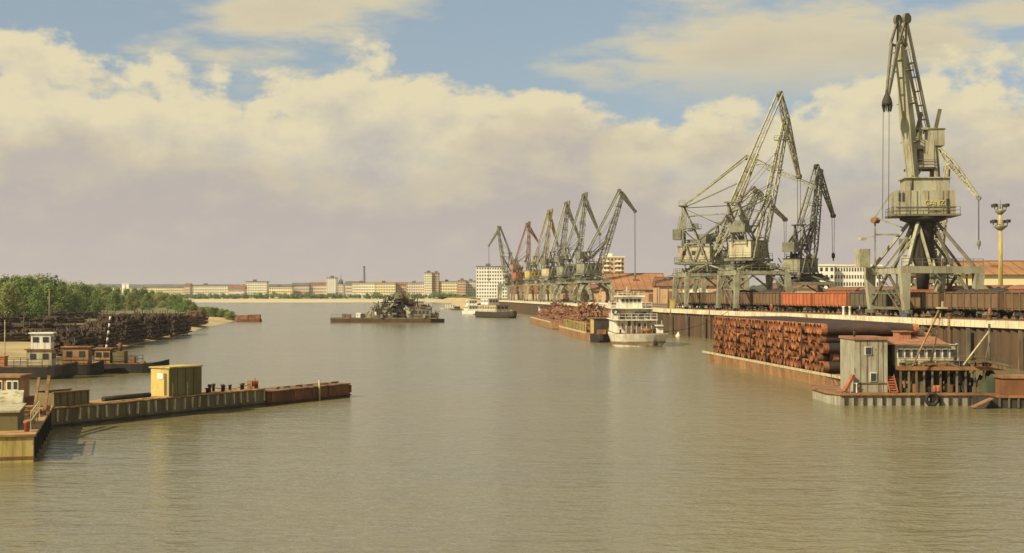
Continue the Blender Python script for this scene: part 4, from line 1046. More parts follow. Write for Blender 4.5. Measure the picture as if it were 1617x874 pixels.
# ------------------------------------------------------------------ pipe barge
def hull_mesh(L, B, fb, draft=.8, bow=.12, stern=.05, rake=.6, n=14, sheer=0.0, pts=7):
    """simple raked river hull, length along +x, bow at +L/2"""
    m = MB(); rings = []
    for i in range(n + 1):
        u = i / n; x = -L / 2 + L * u
        kb = max(0, (u - (1 - bow)) / bow) if bow else 0; ks = max(0, (stern - u) / stern) if stern else 0
        w_ = B / 2 * (1 - .85 * kb ** 2.2) * (1 - .25 * ks ** 2); z0 = -draft + (draft + fb * .5) * (kb ** 2 * rake + ks ** 2 * .4)
        zt = fb + sheer * (kb ** 2) + sheer * .3 * ks
        rings.append([(x, -w_, zt), (x, w_, zt), (x, w_ * .98, zt * .4 + z0 * .6), (x, w_ * .8, z0), (x, -w_ * .8, z0), (x, -w_ * .98, zt * .4 + z0 * .6)])
    return m.loft(rings)
pA, pB = at(1112, 175.5, 0), at(1326, 123, 0)
pA.x += .3; axis = (pB - pA); Lb = axis.length; ang = math.atan2(axis.y, axis.x); ctr = (pA + pB) / 2
Wb = 10.2
sidev = Vector((-axis.y, axis.x, 0)).normalized()           # towards the quay
if sidev.x < 0: sidev = -sidev
bc = ctr + sidev * (Wb / 2)
o = thing('pipe_barge', 'long flat rusty barge loaded with stacked pipes beside the quay', 'barge', bc, ang)
hull_mesh(Lb + 8, Wb, 1.0, 1.0, .10, .10, .8).build('hull', 'hullorange', o)
sgn = -1 if (Matrix.Rotation(ang, 3, 'Z') @ Vector((0, 1, 0))).dot(sidev) > 0 else 1
m = MB()
for s_ in (-1, 1): m.b(-Lb / 2 - 2.5, Lb / 2 + 2.5, s_ * (Wb / 2 - .06) - .1, s_ * (Wb / 2 - .06) + .1, .98, 1.22)
m.build('gunwale', 'rib', o)
m = MB()
for i in range(14): m.b(-Lb / 2 + i * Lb / 13 - .1, -Lb / 2 + i * Lb / 13 + .1, -Wb / 2 + .3, Wb / 2 - .3, 1.005, 1.15)
m.build('bearers', 'wood', o)
pr, PL = .50, 9.3
def pipe_mesh():
    m = MB(); n = 14
    def ring(x, r): return [(x, math.cos(2 * math.pi * k / n) * r, math.sin(2 * math.pi * k / n) * r) for k in range(n)]
    h_ = PL / 2
    m.m = 1; m.loft([ring(-h_, pr), ring(-h_ + .55, pr)], False, True); m.m = 0; m.loft([ring(-h_ + .55, pr), ring(h_ - .55, pr)], False, True); m.m = 1; m.loft([ring(h_ - .55, pr), ring(h_, pr)], False, True)
    m.loft([ring(-h_, pr), ring(-h_, pr * .9)], False); m.loft([ring(h_, pr), ring(h_, pr * .9)], False)
    m.loft([ring(-h_, pr * .9), ring(-h_ + .35, pr * .9)], False, True); m.m = 0; m.loft([ring(-h_ + .35, pr * .9), ring(h_ - .35, pr * .9)], False, True); m.m = 1; m.loft([ring(h_ - .35, pr * .9), ring(h_, pr * .9)], False, True)
    me = bpy.data.meshes.new('steel_pipe'); me.from_pydata(m.v, [], m.f); me.materials.append(MATS['pipeout']); me.materials.append(MATS['pipeend'])
    me.polygons.foreach_set('material_index', m.mi); me.polygons.foreach_set('use_smooth', m.sm); me.update(); return me
pm = pipe_mesh(); rn = random.Random(5); cnt = 0
av = axis.normalized(); pang = math.atan2(sidev.y, sidev.x)
ORD = ['first', 'second', 'third', 'fourth', 'fifth', 'sixth', 'seventh', 'eighth', 'ninth', 'tenth', 'eleventh', 'twelfth', 'thirteenth', 'fourteenth', 'fifteenth', 'sixteenth', 'seventeenth', 'eighteenth']
LAY = ['bottom', 'second', 'middle', 'fourth', 'top']
BLK = 6; bw2 = BLK * (2 * pr + .015) + .42; nblk = int((Lb - 1.5) / bw2)
for bk_ in range(nblk):
    for j in range(5):
        nn = BLK - (j % 2)
        for i in range(nn):
            s0 = 1.0 + bk_ * bw2 + pr + (i + (.5 if j % 2 else 0)) * (2 * pr + .015) + rn.uniform(-.012, .012)
            rec = rn.uniform(-.22, .22)
            if j < 4 and rn.random() < .13: rec = rn.uniform(.7, 2.0)
            if j == 4: rec = rn.uniform(-.15, .15)
            q = pA + av * s0 + sidev * (.55 + PL / 2 + rec * (1 if j else .4)); q.z = 1.16 + pr + j * pr * 1.76 + rn.uniform(-.015, .015)
            pp = link('steel_pipe', pm, None, q, pang + rn.uniform(-.012, .012)); pp.rotation_euler.x = rn.uniform(0, 6.28)
            tag(pp, '%s steel pipe, %s in the %s layer of the %s block from the far end' % ('dark-backed' if j == 4 else 'rust-ended', ORD[i], LAY[j], ORD[bk_]), 'pipe', 'pipes stacked on the barge')
    if bk_:
        st_ = MB()
        q0 = pA + av * (1.0 + bk_ * bw2 - .21) + sidev * .35
        st_.tube((q0.x, q0.y, 1.1), (q0.x, q0.y, 5.3), .07, .07, 6); q = st_.build('stanchion', 'dark', None); q.parent = o; q.matrix_parent_inverse = o.matrix_basis.inverted() if False else Matrix.Translation(o.location) @ Matrix.Rotation(o.rotation_euler.z, 4, 'Z'); q.matrix_parent_inverse = q.matrix_parent_inverse.inverted()

# ------------------------------------------------------------------ house pontoon in the right foreground
SC = F / 106.0
def hx(px): return (px - 1322) / SC
def hz_(py): return (640 - py) / SC
o = thing('work_pontoon', 'grey-green two-storey houseboat pontoon with red roofs in the right foreground', 'houseboat', at(1322, 106, 0))
Lp = 24
m = MB(); m.prism([(hx(1316), 2.5), (hx(1326), 0), (Lp, 0), (Lp, 9.5), (hx(1326), 9.5), (hx(1316), 7.5)], -.6, hz_(624)); m.build('hull', 'hullgreen', o)
m = MB(); m.prism([(hx(1312), 2.4), (hx(1325), -.18), (Lp, -.18), (Lp, 9.6), (hx(1325), 9.6), (hx(1312), 7.6)], hz_(624) + .005, hz_(620.5)); m.build('deck', 'rusty', o)
rbm = MB().b(-.06, .06, -.16, -.004, 0, .72).mesh('hull_rib', 'dark')
x = hx(1334)
while x < 15: link('hull_rib', rbm, o, (x, 0, .03)); x += .72
DZ = hz_(620.5) + .01
# left block
bl = MB().b(hx(1352), hx(1405), .7, 5.2, DZ, hz_(537)).build('cabin', 'hullgreen', o)
MB().b(hx(1350), hx(1407), .55, 5.35, hz_(537) + .005, hz_(533)).build('roof', 'roofred', bl)
for px0, px1, p0, p1 in ((1378, 1386, 602, 590), (1370, 1378.5, 560, 549)):
    MB().b(hx(px0) - .06, hx(px1) + .06, .62, .72, hz_(p0) - .06, hz_(p1) + .06).build('window_frame', 'white', bl)
    MB().b(hx(px0), hx(px1), .585, .615, hz_(p0), hz_(p1)).build('window', 'glass', bl)
MB().b(hx(1352) - .04, hx(1405) + .04, .62, .69, hz_(606.5), hz_(605)).build('rubbing_strip', 'pier', bl)
MB().b(hx(1342.5), hx(1344), .3, .4, DZ, hz_(606)).b(hx(1353), hx(1354.3), .3, .4, DZ, hz_(606)).b(hx(1342), hx(1355), .28, .42, hz_(606.2), hz_(604.8)).build('railing', 'white', o)
# right upper block on posts
ub = MB().b(hx(1421), hx(1519), 1.4, 6.4, hz_(579), hz_(545)).build('upper_cabin', 'housecream', o)
m = MB(); y0_, y1_, ze, zr = 1.1, 6.7, hz_(545) + .005, hz_(534)
m.add([(hx(1404), y0_, ze), (hx(1506), y0_, ze), (hx(1506), y1_, ze), (hx(1404), y1_, ze), (hx(1408), 3.9, zr), (hx(1502), 3.9, zr)], [(0, 1, 5, 4), (2, 3, 4, 5), (0, 4, 3), (1, 2, 5), (0, 3, 2, 1)])
m.build('roof', 'roofred', ub)
MB().b(hx(1436), hx(1456), 3, 4.6, hz_(538), hz_(526)).b(hx(1434), hx(1458), 2.8, 4.8, hz_(526) + .004, hz_(524.6)).build('skylight', 'roofred', ub)
wmh = MB().b(-.17, .17, 0, .05, -.29, .29).mesh('window', 'glass'); wfh = MB().b(-.22, .22, 0, .04, -.34, .34).mesh('window_frame', 'whiteb')
for px in (1429, 1440.5, 1452, 1463.5, 1476, 1489, 1501, 1512.5):
    f_ = link('window_frame', wfh, ub, (hx(px), 1.355, hz_(559))); link('window', wmh, f_, (0, -.03, 0))
MB().b(hx(1519) - .05, hx(1519) + .12, 1.3, 1.42, hz_(579), hz_(543)).build('corner_post', 'white', ub)
MB().b(hx(1405) + .02, hx(1421) - .01, 2.4, 6.2, DZ, hz_(548)).build('passage', 'dark', o)
# promenade deck slab and posts below
MB().b(hx(1421) + .01, hx(1590), .25, 6.6, hz_(585), hz_(579) - .006).build('promenade_deck', 'rusty', o)
pst = MB().b(-.07, .07, -.07, .07, 0, hz_(585) - DZ - .005).mesh('post', 'pier')
for px in (1424, 1437, 1449, 1461, 1474, 1487, 1500, 1513, 1527, 1541, 1556): link('post', pst, o, (hx(px), .4, DZ))
lo_ = MB().b(hx(1424), hx(1545), 2.2, 6.2, DZ, hz_(585) - .01).build('lower_cabin', 'pier', o)
for px, mt, wd, h_ in ((1437, 'olive', .5, 1.2), (1458, 'rusty', .55, 1.3), (1478, 'black', .5, 1.55), (1489, 'grass', .42, 1.2), (1508, 'dark', .5, 1.4), (1526, 'hullgreen', .5, 1.2)):
    MB().b(hx(px) - wd, hx(px) + wd, 2.1, 2.19, DZ + .05, DZ + .05 + h_).build('door' if h_ > 1.35 else 'panel', mt, lo_)
m = MB()
for px in (1362, 1373, 1390, 1398): m.b(hx(px) - .02, hx(px) + .02, .672, .697, DZ, hz_(538))
stuff(m.build('sheet_joints', 'pier', bl)); MB().tube((hx(1360), 2.2, hz_(533)), (hx(1360), 2.2, hz_(522)), .09, .09, 8).lathe((hx(1360), 2.2, hz_(522)), [(.15, 0), (.02, .16)], 8).build('stovepipe', 'dark', bl)
MB().b(hx(1419), hx(1521), 1.0, 1.09, hz_(545.5) - .1, hz_(545.5)).build('gutter', 'pier', ub); MB().tube((hx(1518), 1.3, hz_(579)), (hx(1518), 1.3, hz_(546)), .05, .05, 6).build('downpipe', 'pier', ub)
rs = random.Random(9); m = MB()
for _ in range(46):
    px = rs.uniform(1426, 1588); q = Vector((hx(px), rs.uniform(.5, 1.9), DZ)); m.m = rs.choice((0, 0, 1, 2, 3)); h_ = rs.uniform(.25, 1.1)
    if rs.random() < .5: m.box(q + Vector((0, 0, h_ / 2 + .01)), (rs.uniform(.25, .8), rs.uniform(.2, .5), h_), rs.uniform(-.3, .3))
    else: m.bar(q + Vector((0, 0, .05)), q + Vector((rs.uniform(-.5, .5), .2, rs.uniform(.8, 1.6))), rs.uniform(.05, .12))
stuff(m.build('deck_clutter', ('dark', 'pier', 'rusty', 'olive'), o))
m = MB()
for _ in range(22):
    px = rs.uniform(1430, 1586); q = Vector((hx(px), rs.uniform(.4, 1.2), hz_(579) + .02)); m.m = rs.choice((0, 1, 2)); m.box(q + Vector((0, 0, .14)), (rs.uniform(.3, 1.1), .4, rs.uniform(.15, .5)), rs.uniform(-.4, .4))
stuff(m.build('promenade_clutter', ('pier', 'rusty', 'dark'), o))
# railing on the promenade deck
MB().rail([(hx(1424), .3, hz_(579)), (hx(1586), .3, hz_(579))], .8, .04, 1.0).build('railing', 'pier', o)
# red stairs
st = thing('boarding_stair', 'small red steps beside the left cabin of the houseboat', 'stairs', at(1411, 106, DZ) + Vector((0, -.05, 0)))
for i in range(7): MB().b(-.26, .26, .1 + i * .16, .3 + i * .16, i * .18 + .02, i * .18 + .12).build('step', 'red', st)
for s_ in (-.3, .3): MB().bar((s_, .05, .05), (s_, 1.35, 1.4), .06, .12).build('stringer', 'red', st)
# red life raft chute left of the cabin
tag(MB().bar((0, .2, .1), (.75, .5, 1.35), .3, .14).bar((0, -.1, .1), (.75, .2, 1.35), .07, .22).bar((0, .5, .1), (.75, .8, 1.35), .07, .22).build('gangway', 'red', None, at(1334, 106, DZ)), 'red gangway leaning at the left end of the houseboat', 'gangway')
# small red barrels
for i, px in enumerate((1474, 1480.5)):
    tag(MB().lathe((0, 0, 0), [(.2, .005), (.22, .15), (.22, .4), (.2, .55)], 12).build('barrel', 'red', None, at(px, 106.5, DZ)), 'small red drum on the houseboat deck, ' + ('left' if i == 0 else 'right') + ' of two', 'barrel')
# tyre fenders
def torus(R_, r_, n=18, k=8):
    m = MB()
    for i in range(n):
        for j in range(k):
            a, b_ = 2 * math.pi * i / n, 2 * math.pi * j / k; rr = R_ + r_ * math.cos(b_)
            m.v.append((rr * math.cos(a), r_ * math.sin(b_), rr * math.sin(a)))
    for i in range(n):
        for j in range(k): m.face((i * k + j, i * k + (j + 1) % k, ((i + 1) % n) * k + (j + 1) % k, ((i + 1) % n) * k + j), True)
    return m
tag(torus(.42, .15).build('tyre_fender', 'black', None, at(1471, 105.6, .5)), 'black tyre fender hanging on the houseboat hull', 'tyre')
# derrick masts
o2 = thing('derrick', 'A-frame derrick with two thin wooden legs standing before the houseboat', 'derrick', at(1468, 105.4, 0))
def ldp(px, py, dy=0): return Vector(((px - 1468) / SC, dy, (640 - py) / SC))
MB().tube(ldp(1441, 577), ldp(1483, 488), .07, .06, 6).build('leg', 'wood', o2); MB().tube(ldp(1474, 577, .8), ldp(1489, 490, .4), .08, .06, 6).build('leg', 'wood', o2)
m = MB()
for u in (.55, .72, .86): m.bar(ldp(1441, 577).lerp(ldp(1483, 488), u), ldp(1474, 577, .8).lerp(ldp(1489, 490, .4), u), .07)
m.bar(ldp(1441, 577).lerp(ldp(1483, 488), .55), ldp(1474, 577, .8).lerp(ldp(1489, 490, .4), .72), .05); m.build('rung', 'pier', o2)
MB().box(ldp(1487, 486), (.7, .7, .12)).box(ldp(1488, 482), (.12, .12, .6)).build('crow_platform', 'rib', o2)
MB().tube(ldp(1487, 486), ldp(1500, 540, 1.5), .02, .02, 4).tube(ldp(1487, 486), ldp(1440, 580, .1), .02, .02, 4).build('stay', 'rope', o2)
o3 = thing('derrick', 'slanting boom with rope stays at the right end of the houseboat', 'derrick', at(1545, 105.4, 0))
def rdp(px, py, dy=0): return Vector(((px - 1545) / SC, dy, (640 - py) / SC))
MB().tube(rdp(1521, 576), rdp(1561, 523), .08, .06, 6).build('boom', 'rib', o3)
MB().bar(rdp(1530, 564, .3), rdp(1600, 578, .3), .16).bar(rdp(1440, 577, .2), rdp(1497, 572, .2), .12).bar(rdp(1497, 572, .2), rdp(1525, 583, .2), .12).build('spar', 'pier', o3)
MB().tube(rdp(1576, 512, 2), rdp(1576, 585, 2), .1, .08, 6).tube(rdp(1576, 540, 2), rdp(1562, 570, 1), .04, .04, 5).build('mast', 'pier', o3)
MB().tube(rdp(1561, 523), rdp(1576, 516, 2), .02, .02, 4).tube(rdp(1561, 523), rdp(1580, 583, .5), .02, .02, 4).build('stay', 'rope', o3)
# second rusty pontoon at the right edge
o = thing('rusty_pontoon', 'low dark pontoon with orange deck rim at the right edge', 'pontoon', at(1565, 103.5, 0))
m = MB(); m.prism([(-.8, .4), (.1, -.2), (8, -.2), (8, 1.9), (-.8, 1.9)], -.5, .78); m.build('hull', 'dark', o)
MB().b(.5, 8, -.35, 1.9, .785, .95).build('deck', 'rusty', o); MB().b(.9, 8, -.05, 1.8, .955, 2.2).build('deck_load', 'rust', o); MB().b(.75, 8, -.15, 1.85, 2.205, 2.4).build('load_rim', 'hullorange', o)
rm = MB().b(-.06, .06, -.34, -.205, 0, .7).mesh('hull_rib', 'pier')
for i in range(8): link('hull_rib', rm, o, (.5 + i * .7, 0, .05))
# green tarpaulin heap
m = MB(); n = 16
for j in range(n + 1):
    for i in range(n + 1):
        u, v = i / n * 2 - 1, j / n * 2 - 1; e = max(0, 1 - (abs(u) ** 2.6 + abs(v) ** 2.6) ** .7)
        m.v.append((u * .95, v * .9, 1.9 * e ** .55 * (.82 + .45 * noise.noise((u * 2.3, v * 2.3, 3)))))
for j in range(n):
    for i in range(n): a = j * (n + 1) + i; m.face((a, a + 1, a + n + 2, a + n + 1), True)
tag(m.build('tarpaulin_heap', 'forest', None, at(1560, 107, DZ)), 'dark green netting heap at the right end of the houseboat', 'netting')
o = thing('gangplank', 'orange plank walkway slanting down to the water at the right', 'gangplank', at(1549, 103.0, 0))
for i in range(3): MB().bar((-.75, -.35 + i * .24, .12), (.7, -.35 + i * .24, .78), .22, .07).build('plank', 'hullorange', o)
MB().bar((-.6, -.2, .1), (-.6, .25, .1), .08).bar((.5, -.2, .62), (.5, .25, .62), .08).build('batten', 'wood', o)

# ------------------------------------------------------------------ white towboat
TY = 225.0; TS = F / TY
def tx(px): return (px - 1007) / TS
def tz(py): return (546 - py) / TS
o = thing('towboat', 'white river towboat with stacked decks moored below the orange warehouse', 'towboat', at(1007, TY, 0))
rings = []
for z_, k_ in ((-.8, .72), (0, .87), (.9, .97), (2.05, 1.08)):
    rings.append([(math.cos(a) * 4.4 * k_ if abs(math.cos(a)) < .98 else math.copysign(4.4 * k_, math.cos(a)), -1.6 * k_ + (math.sin(a) * 2.2 * k_ if math.sin(a) < 0 else math.sin(a) * 22), z_) for a in [math.pi * 2 * i / 24 for i in range(24)]])
MB().loft(rings).build('hull', 'white', o)
MB().loft([[(x * 1.015, y * 1.01 - .03, z) for x, y, z in [(p[0], p[1], zz) for p in rings[2]]] for zz in (.62, .86)], False).build('rubbing_strake', 'rusty', o)
MB().loft([[(p[0] * 1.0, p[1], -.05) for p in rings[1]], [(p[0] * 1.015, p[1] - .02, .28) for p in rings[1]]], False).build('boot_stripe', 'orange', o)
def deckbox(nm, x0, x1, y0, y1, z0, z1, mt='white', par=None): return MB().b(x0, x1, y0, y1, z0, z1).build(nm, mt, par or o)
deckbox('deck_plate', tx(970), tx(1048), -2.6, 17, 2.06, 2.14, 'rusty')
m1 = deckbox('main_house', tx(972), tx(1030), .6, 15, 2.15, tz(505))
MB().b(tx(968), tx(1037), -1.4, 15.5, tz(505) + .005, tz(505) + .12).build('boat_deck', 'white', o)
m2 = deckbox('upper_house', tx(976), tx(1021), 1.6, 13, tz(505) + .125, tz(487))
MB().b(tx(966), tx(1030), -.6, 13.5, tz(487) + .005, tz(487) + .12).build('bridge_deck', 'white', o)
m3 = deckbox('wheelhouse', tx(979), tx(1016), 2.2, 8, tz(487) + .125, tz(468))
MB().b(tx(975), tx(1020), 1.6, 8.6, tz(468) + .005, tz(466)).build('wheelhouse_roof', 'white', o)
for i in range(5): deckbox('window', tx(983 + i * 6.4), tx(983 + i * 6.4 + 4.8), 2.12, 2.19, tz(477.5), tz(471.5), 'glass', m3)
for px in (979.2,): deckbox('window', tx(px) - .06, tx(px) - .003, 3, 7, tz(477.5), tz(471.5), 'glass', m3)
for px in (992, 1002): deckbox('door', tx(px), tx(px + 4.5), .52, .59, tz(514), tz(506.5), 'glass', m1)
for px in (988, 1000, 1012): deckbox('window', tx(px), tx(px + 3.4), 1.52, 1.59, tz(500), tz(495), 'glass', m2)
for px in (980, 1008, 1018): deckbox('window', tx(px), tx(px + 3.6), .52, .59, tz(515), tz(510), 'glass', m1)
deckbox('side_locker', tx(966), tx(976), -.4, 2.4, tz(504.4) , tz(489)); 
q = torus(.42, .12).build('lifebuoy', 'dark', o); q.location = (tx(971), -.5, tz(491))
q = torus(.36, .11).build('lifebuoy', 'red', o); q.location = (tx(983), 1.5, tz(498))
# lifeboat on the starboard side
m = MB(); rr = []
for i in range(9):
    u = i / 8 * 2 - 1; w_ = .62 * (1 - abs(u) ** 2.4) + .04; rr.append([(u * .95, -w_, .75), (u * .95, -w_ * .9, .35), (u * .95, 0, .05 + .3 * abs(u) ** 2), (u * .95, w_ * .9, .35), (u * .95, w_, .75)])
m.loft(rr); q = m.build('lifeboat', 'dark', o); q.location = (tx(1012), .2, tz(499))
m = MB()
for px in (1005, 1019): m.bar((tx(px), .4, tz(505)), (tx(px), .3, tz(490)), .1).bar((tx(px), .3, tz(490)), (tx(px), -.3, tz(488.5)), .1)
m.build('davits', 'white', o)
# port/starboard stairs, funnels, crane arm, railings
for s_, px in ((1, 1030), (1, 1037)): MB().bar((tx(px), -.2, tz(518)), (tx(px) - .9, .4, tz(502)), .5, .12).build('stairway', 'white', o)
for px in (1024, 1031): 
    f_ = MB().b(tx(px) - .35, tx(px) + .35, 4, 5.4, tz(505) + .13, tz(484)).build('funnel', 'white', o); MB().b(tx(px) - .37, tx(px) + .37, 3.98, 5.42, tz(487.2), tz(485)).build('funnel_band', 'dark', f_)
m = MB().rail([(tx(967), -1.3, tz(505) + .12), (tx(1036), -1.3, tz(505) + .12)], .95, .06, 1.0).rail([(tx(967), -1.3, tz(505) + .12), (tx(967), 8, tz(505) + .12)], .95, .06, 1.5)
m.rail([(tx(966), -.5, tz(487) + .12), (tx(1029), -.5, tz(487) + .12)], .95, .06, 1.0).rail([(tx(966), -.5, tz(487) + .12), (tx(966), 8, tz(487) + .12)], .95, .06, 1.5)
m.rail([(tx(976), 1.7, tz(466)), (tx(1019), 1.7, tz(466))], .7, .05, .8)
m.build('railing', 'white', o)
MB().tube((tx(993), 4, tz(466)), (tx(993), 4, tz(452)), .09, .05, 6).bar((tx(988), 4, tz(458)), (tx(998), 4, tz(458)), .07).tube((tx(1004), 4, tz(466)), (tx(1004), 4, tz(459)), .06, .05, 6).build('mast', 'white', o)
MB().bar((tx(1001), 3.6, tz(463)), (tx(1008), 3.6, tz(463)), .15, .3).build('radar', 'dark', o)
# bow winches, bollards, deck stanchions
for px in (978, 1000, 1030): MB().lathe((tx(px), -2.3, 2.15), [(.16, 0), (.13, .5), (.2, .55), (.2, .65)], 8).build('bollard', 'dark', o)
MB().tube((tx(1012), -1.8, 2.6), (tx(1028), -1.8, 2.6), .32, .32, 10).b(tx(1011), tx(1013), -2.2, -1.4, 2.14, 2.7).b(tx(1027), tx(1029), -2.2, -1.4, 2.14, 2.7).build('winch', 'rusty', o)
m = MB()
for px in range(972, 1046, 8): m.b(tx(px) - .05, tx(px) + .05, -.75, -.65, 2.14, tz(505))
m.build('stanchions', 'white', o)
q = deckbox('anchor_plate', tx(1028), tx(1035), -3.98, -3.8, .25, .95, 'dark'); MB().tube((tx(1031), -4.1, .25), (tx(1031), -4.05, 1.3), .05, .05, 5).build('anchor_chain', 'dark', q)
deckbox('awning', tx(1033), tx(1046), -1.5, 3, tz(514), tz(512), 'white'); deckbox('deck_crate', tx(1036), tx(1046), -1, 1.5, 2.15, 3.0, 'white')

# ------------------------------------------------------------------ barges moored along the quay
def barge(label, pxa, pya, pxb, pyb, B, fb, hm, name='cargo_barge', rimm='rib', toward=1):
    a, b_ = at(pxa, dist(pya)), at(pxb, dist(pyb)); ax = b_ - a; L = ax.length; n_ = Vector((-ax.y, ax.x, 0)).normalized()
    if n_.x < 0: n_ = -n_
    c_ = (a + b_) / 2 + n_ * B / 2
    o = thing(name, label, 'barge', c_, math.atan2(ax.y, ax.x))
    hull_mesh(L, B, fb, .9, .13, .10, .9, 16, .35).build('hull', hm, o)
    m = MB()
    for s_ in (-1, 1): m.b(-L * .40, L * .36, s_ * B * .485 - .1, s_ * B * .485 + .1, fb - .02, fb + .28)
    m.build('gunwale', rimm, o)
    return o, L
def rough_heap(o, x0, x1, B, z0, hgt, mt, seed, nm='scrap_heap', q=.42):
    m = MB(); n = 34; ny = 12
    for j in range(ny + 1):
        for i in range(n + 1):
            u, v = i / n, j / ny * 2 - 1; e = max(0, min(1, min(u, 1 - u) * 9)) * max(0, 1 - abs(v) ** 3)
            z = hgt * e * (.7 + .5 * noise.noise((u * 6 + seed, v * 1.5, 2)) + .35 * noise.noise((u * 22 + seed, v * 6, 7)))
            m.v.append((x0 + (x1 - x0) * u, v * B * q, z0 + max(0, z)))
    for j in range(ny):
        for i in range(n): a = j * (n + 1) + i; m.face((a, a + 1, a + n + 2, a + n + 1))
    rs = random.Random(seed); pc = MB(); top = m.v
    for _ in range(420):
        x_, y_, z_ = rs.choice(top)
        if z_ < z0 + .5: continue
        c_ = Vector((x_, y_, z_ + rs.uniform(-.1, .35))); v_ = Vector((rs.gauss(0, 1), rs.gauss(0, 1), rs.gauss(0, .5))).normalized() * rs.uniform(.3, 1.3); pc.m = rs.choice((0, 0, 1, 1, 2, 3))
        pc.bar(c_ - v_, c_ + v_, rs.uniform(.08, .5), rs.uniform(.06, .25))
    stuff(pc.build('scrap_pieces', ('rusty', 'rust', 'dark', 'hullorange'), o))
    return m.build(nm, mt, o)
mat('scrap', (.24, .105, .05), (.10, .055, .032), 1.6, .9, lo=.4, hi=.6)
o, L = barge('orange-hulled barge heaped with brown scrap, farther of the moored row', 834, 509, 876, 522, 8, 1.5, 'hullorange'); rough_heap(o, -L * .3, L * .38, 8, 1.5, 4.2, 'scrap', 1)
h_ = MB().b(-L * .40, -L * .36, -1.6, 1.6, 1.5, 4.6).build('deckhouse', 'white', o); MB().b(-L * .41, -L * .35, -1.8, 1.8, 4.605, 4.8).build('roof', 'greyroof', h_); MB().b(-L * .355, -L * .353, -1, 1, 3.2, 4.1).build('window', 'glass', h_)
o, L = barge('yellow-sided barge with rusty scrap, moored next to the white towboat', 878, 524, 934, 540, 8, 1.2, 'hullorange'); rough_heap(o, -L * .36, L * .1, 8, 1.3, 5.0, 'scrap', 2)
cmg = MB()
for s_ in (-1, 1): cmg.b(-L * .34, L * .28, s_ * 3.3 - .08, s_ * 3.3 + .08, 1.2, 3.0)
cmg.build('coaming', 'yellow', o); rb_ = MB().b(-.09, .09, -.1, .1, 0, 1.75).mesh('coaming_stay', 'olive')
for s_ in (-1, 1):
    for i in range(16): link('coaming_stay', rb_, o, (-L * .33 + i * L * .6 / 15, s_ * 3.46, 1.21))
q = MB().b(L * .30, L * .38, -2.6, 2.6, 1.2, 3.9).build('deckhouse', 'yellow', o); MB().b(L * .29, L * .39, -2.8, 2.8, 3.905, 4.1).build('roof', 'olive', q); MB().b(L * .382, L * .384, -1.5, 1.5, 2.5, 3.4).build('window', 'glass', q)
MB().lathe((L * .43, -1.2, 1.2), [(.3, 0), (.25, .9), (.38, 1.0), (.38, 1.2)], 10).build('bollard', 'dark', o)
o, L = barge('rust-brown scrap barge lying against the quay behind the yellow one', 893, 505, 962, 522, 7.5, 1.6, 'rust'); rough_heap(o, -L * .4, L * .4, 7.5, 1.6, 3.6, 'scrap', 3)
# dark lighter between the yellow barge and the towboat
o = thing('dark_lighter', 'small black steel lighter between yellow barge and white towboat', 'barge', at(949, 246, 0), R(-92))
hull_mesh(9, 3.8, 1.3, .6, .3, .08, .8, 12, .2).build('hull', 'black', o); MB().b(-2.8, 1.2, -1.2, 1.2, 1.31, 4.0).build('deckhouse', 'dark', o); MB().b(-3, 1.4, -1.4, 1.4, 4.005, 4.15).build('roof', 'rust', o)
MB().tube((0, 0, 4.1), (0, 0, 6.5), .08, .05, 6).build('mast', 'pier', o); MB().b(1.6, 2.6, -.8, .8, 1.31, 2.2).build('hatch', 'rusty', o)
# small buoy by the quay wall
tag(MB().lathe((0, 0, 0), [(.1, -.3), (.5, -.1), (.55, .25), (.25, .6), (.08, 1.0)], 12).build('mooring_buoy', 'white', None, at(1071, dist(532))), 'small white mooring buoy by the quay wall right of the towboat', 'buoy')

# ------------------------------------------------------------------ dredger in midstream
DYd = dist(510); DS = F / DYd
def dx(px): return (px - 610) / DS
def dz(py): return (510 - py) / DS
o = thing('dredger', 'dark bucket dredger with cluttered superstructure anchored in midstream', 'dredger', at(610, DYd, 0))
m = MB(); m.prism([(dx(521), 1), (dx(524), 0), (dx(680), 0), (dx(701), 3.5), (dx(680), 7.5), (dx(524), 7.5), (dx(521), 6.5)], -.7, dz(504)); m.build('hull', 'piles', o)
MB().b(dx(521), dx(690), .1, 7.4, dz(504) + .004, dz(502)).build('deck', 'pier', o)
dk = dz(502) + .008
a_ = MB().b(dx(588), dx(620), 1, 6.5, dk, dz(489)).build('engine_house', 'craneG', o)
MB().b(dx(586), dx(622), .8, 6.7, dz(489) + .004, dz(488)).build('roof', 'rusty', a_)
for i in range(4): MB().b(dx(591 + i * 7), dx(594.5 + i * 7), .9, 1.02, dz(498), dz(493)).build('window', 'whiteb', a_)
b_ = MB().b(dx(600), dx(619), 1.8, 6, dz(488) + .01, dz(477)).build('control_cabin', 'craneO', o)
MB().b(dx(598), dx(621), 1.5, 6.3, dz(477) + .004, dz(475.8)).build('roof', 'whiteb', b_)
for i in range(3): MB().b(dx(602 + i * 5.5), dx(605.5 + i * 5.5), 1.7, 1.82, dz(484), dz(480)).build('window', 'glass', b_)
t_ = MB()
for px in (621, 638):
    for yy in (1.2, 6): t_.bar((dx(px), yy, dk), (dx(px * .4 + 630 * .6), yy * .6 + 1.5, dz(466)), .5)
for py in (492, 482, 473): t_.b(dx(621), dx(638), 1.3, 1.6, dz(py) - .2, dz(py) + .2)
t_.bar((dx(621), 1.2, dk), (dx(636), 1.6, dz(478)), .35).bar((dx(638), 1.2, dk), (dx(624), 1.6, dz(478)), .35)
t_.build('ladder_tower', 'dark', o)
MB().b(dx(622), dx(634), 1.6, 5.5, dz(477), dz(465)).b(dx(624), dx(633), 2, 5, dz(465) + .005, dz(463)).build('drive_house', 'craneG', o)
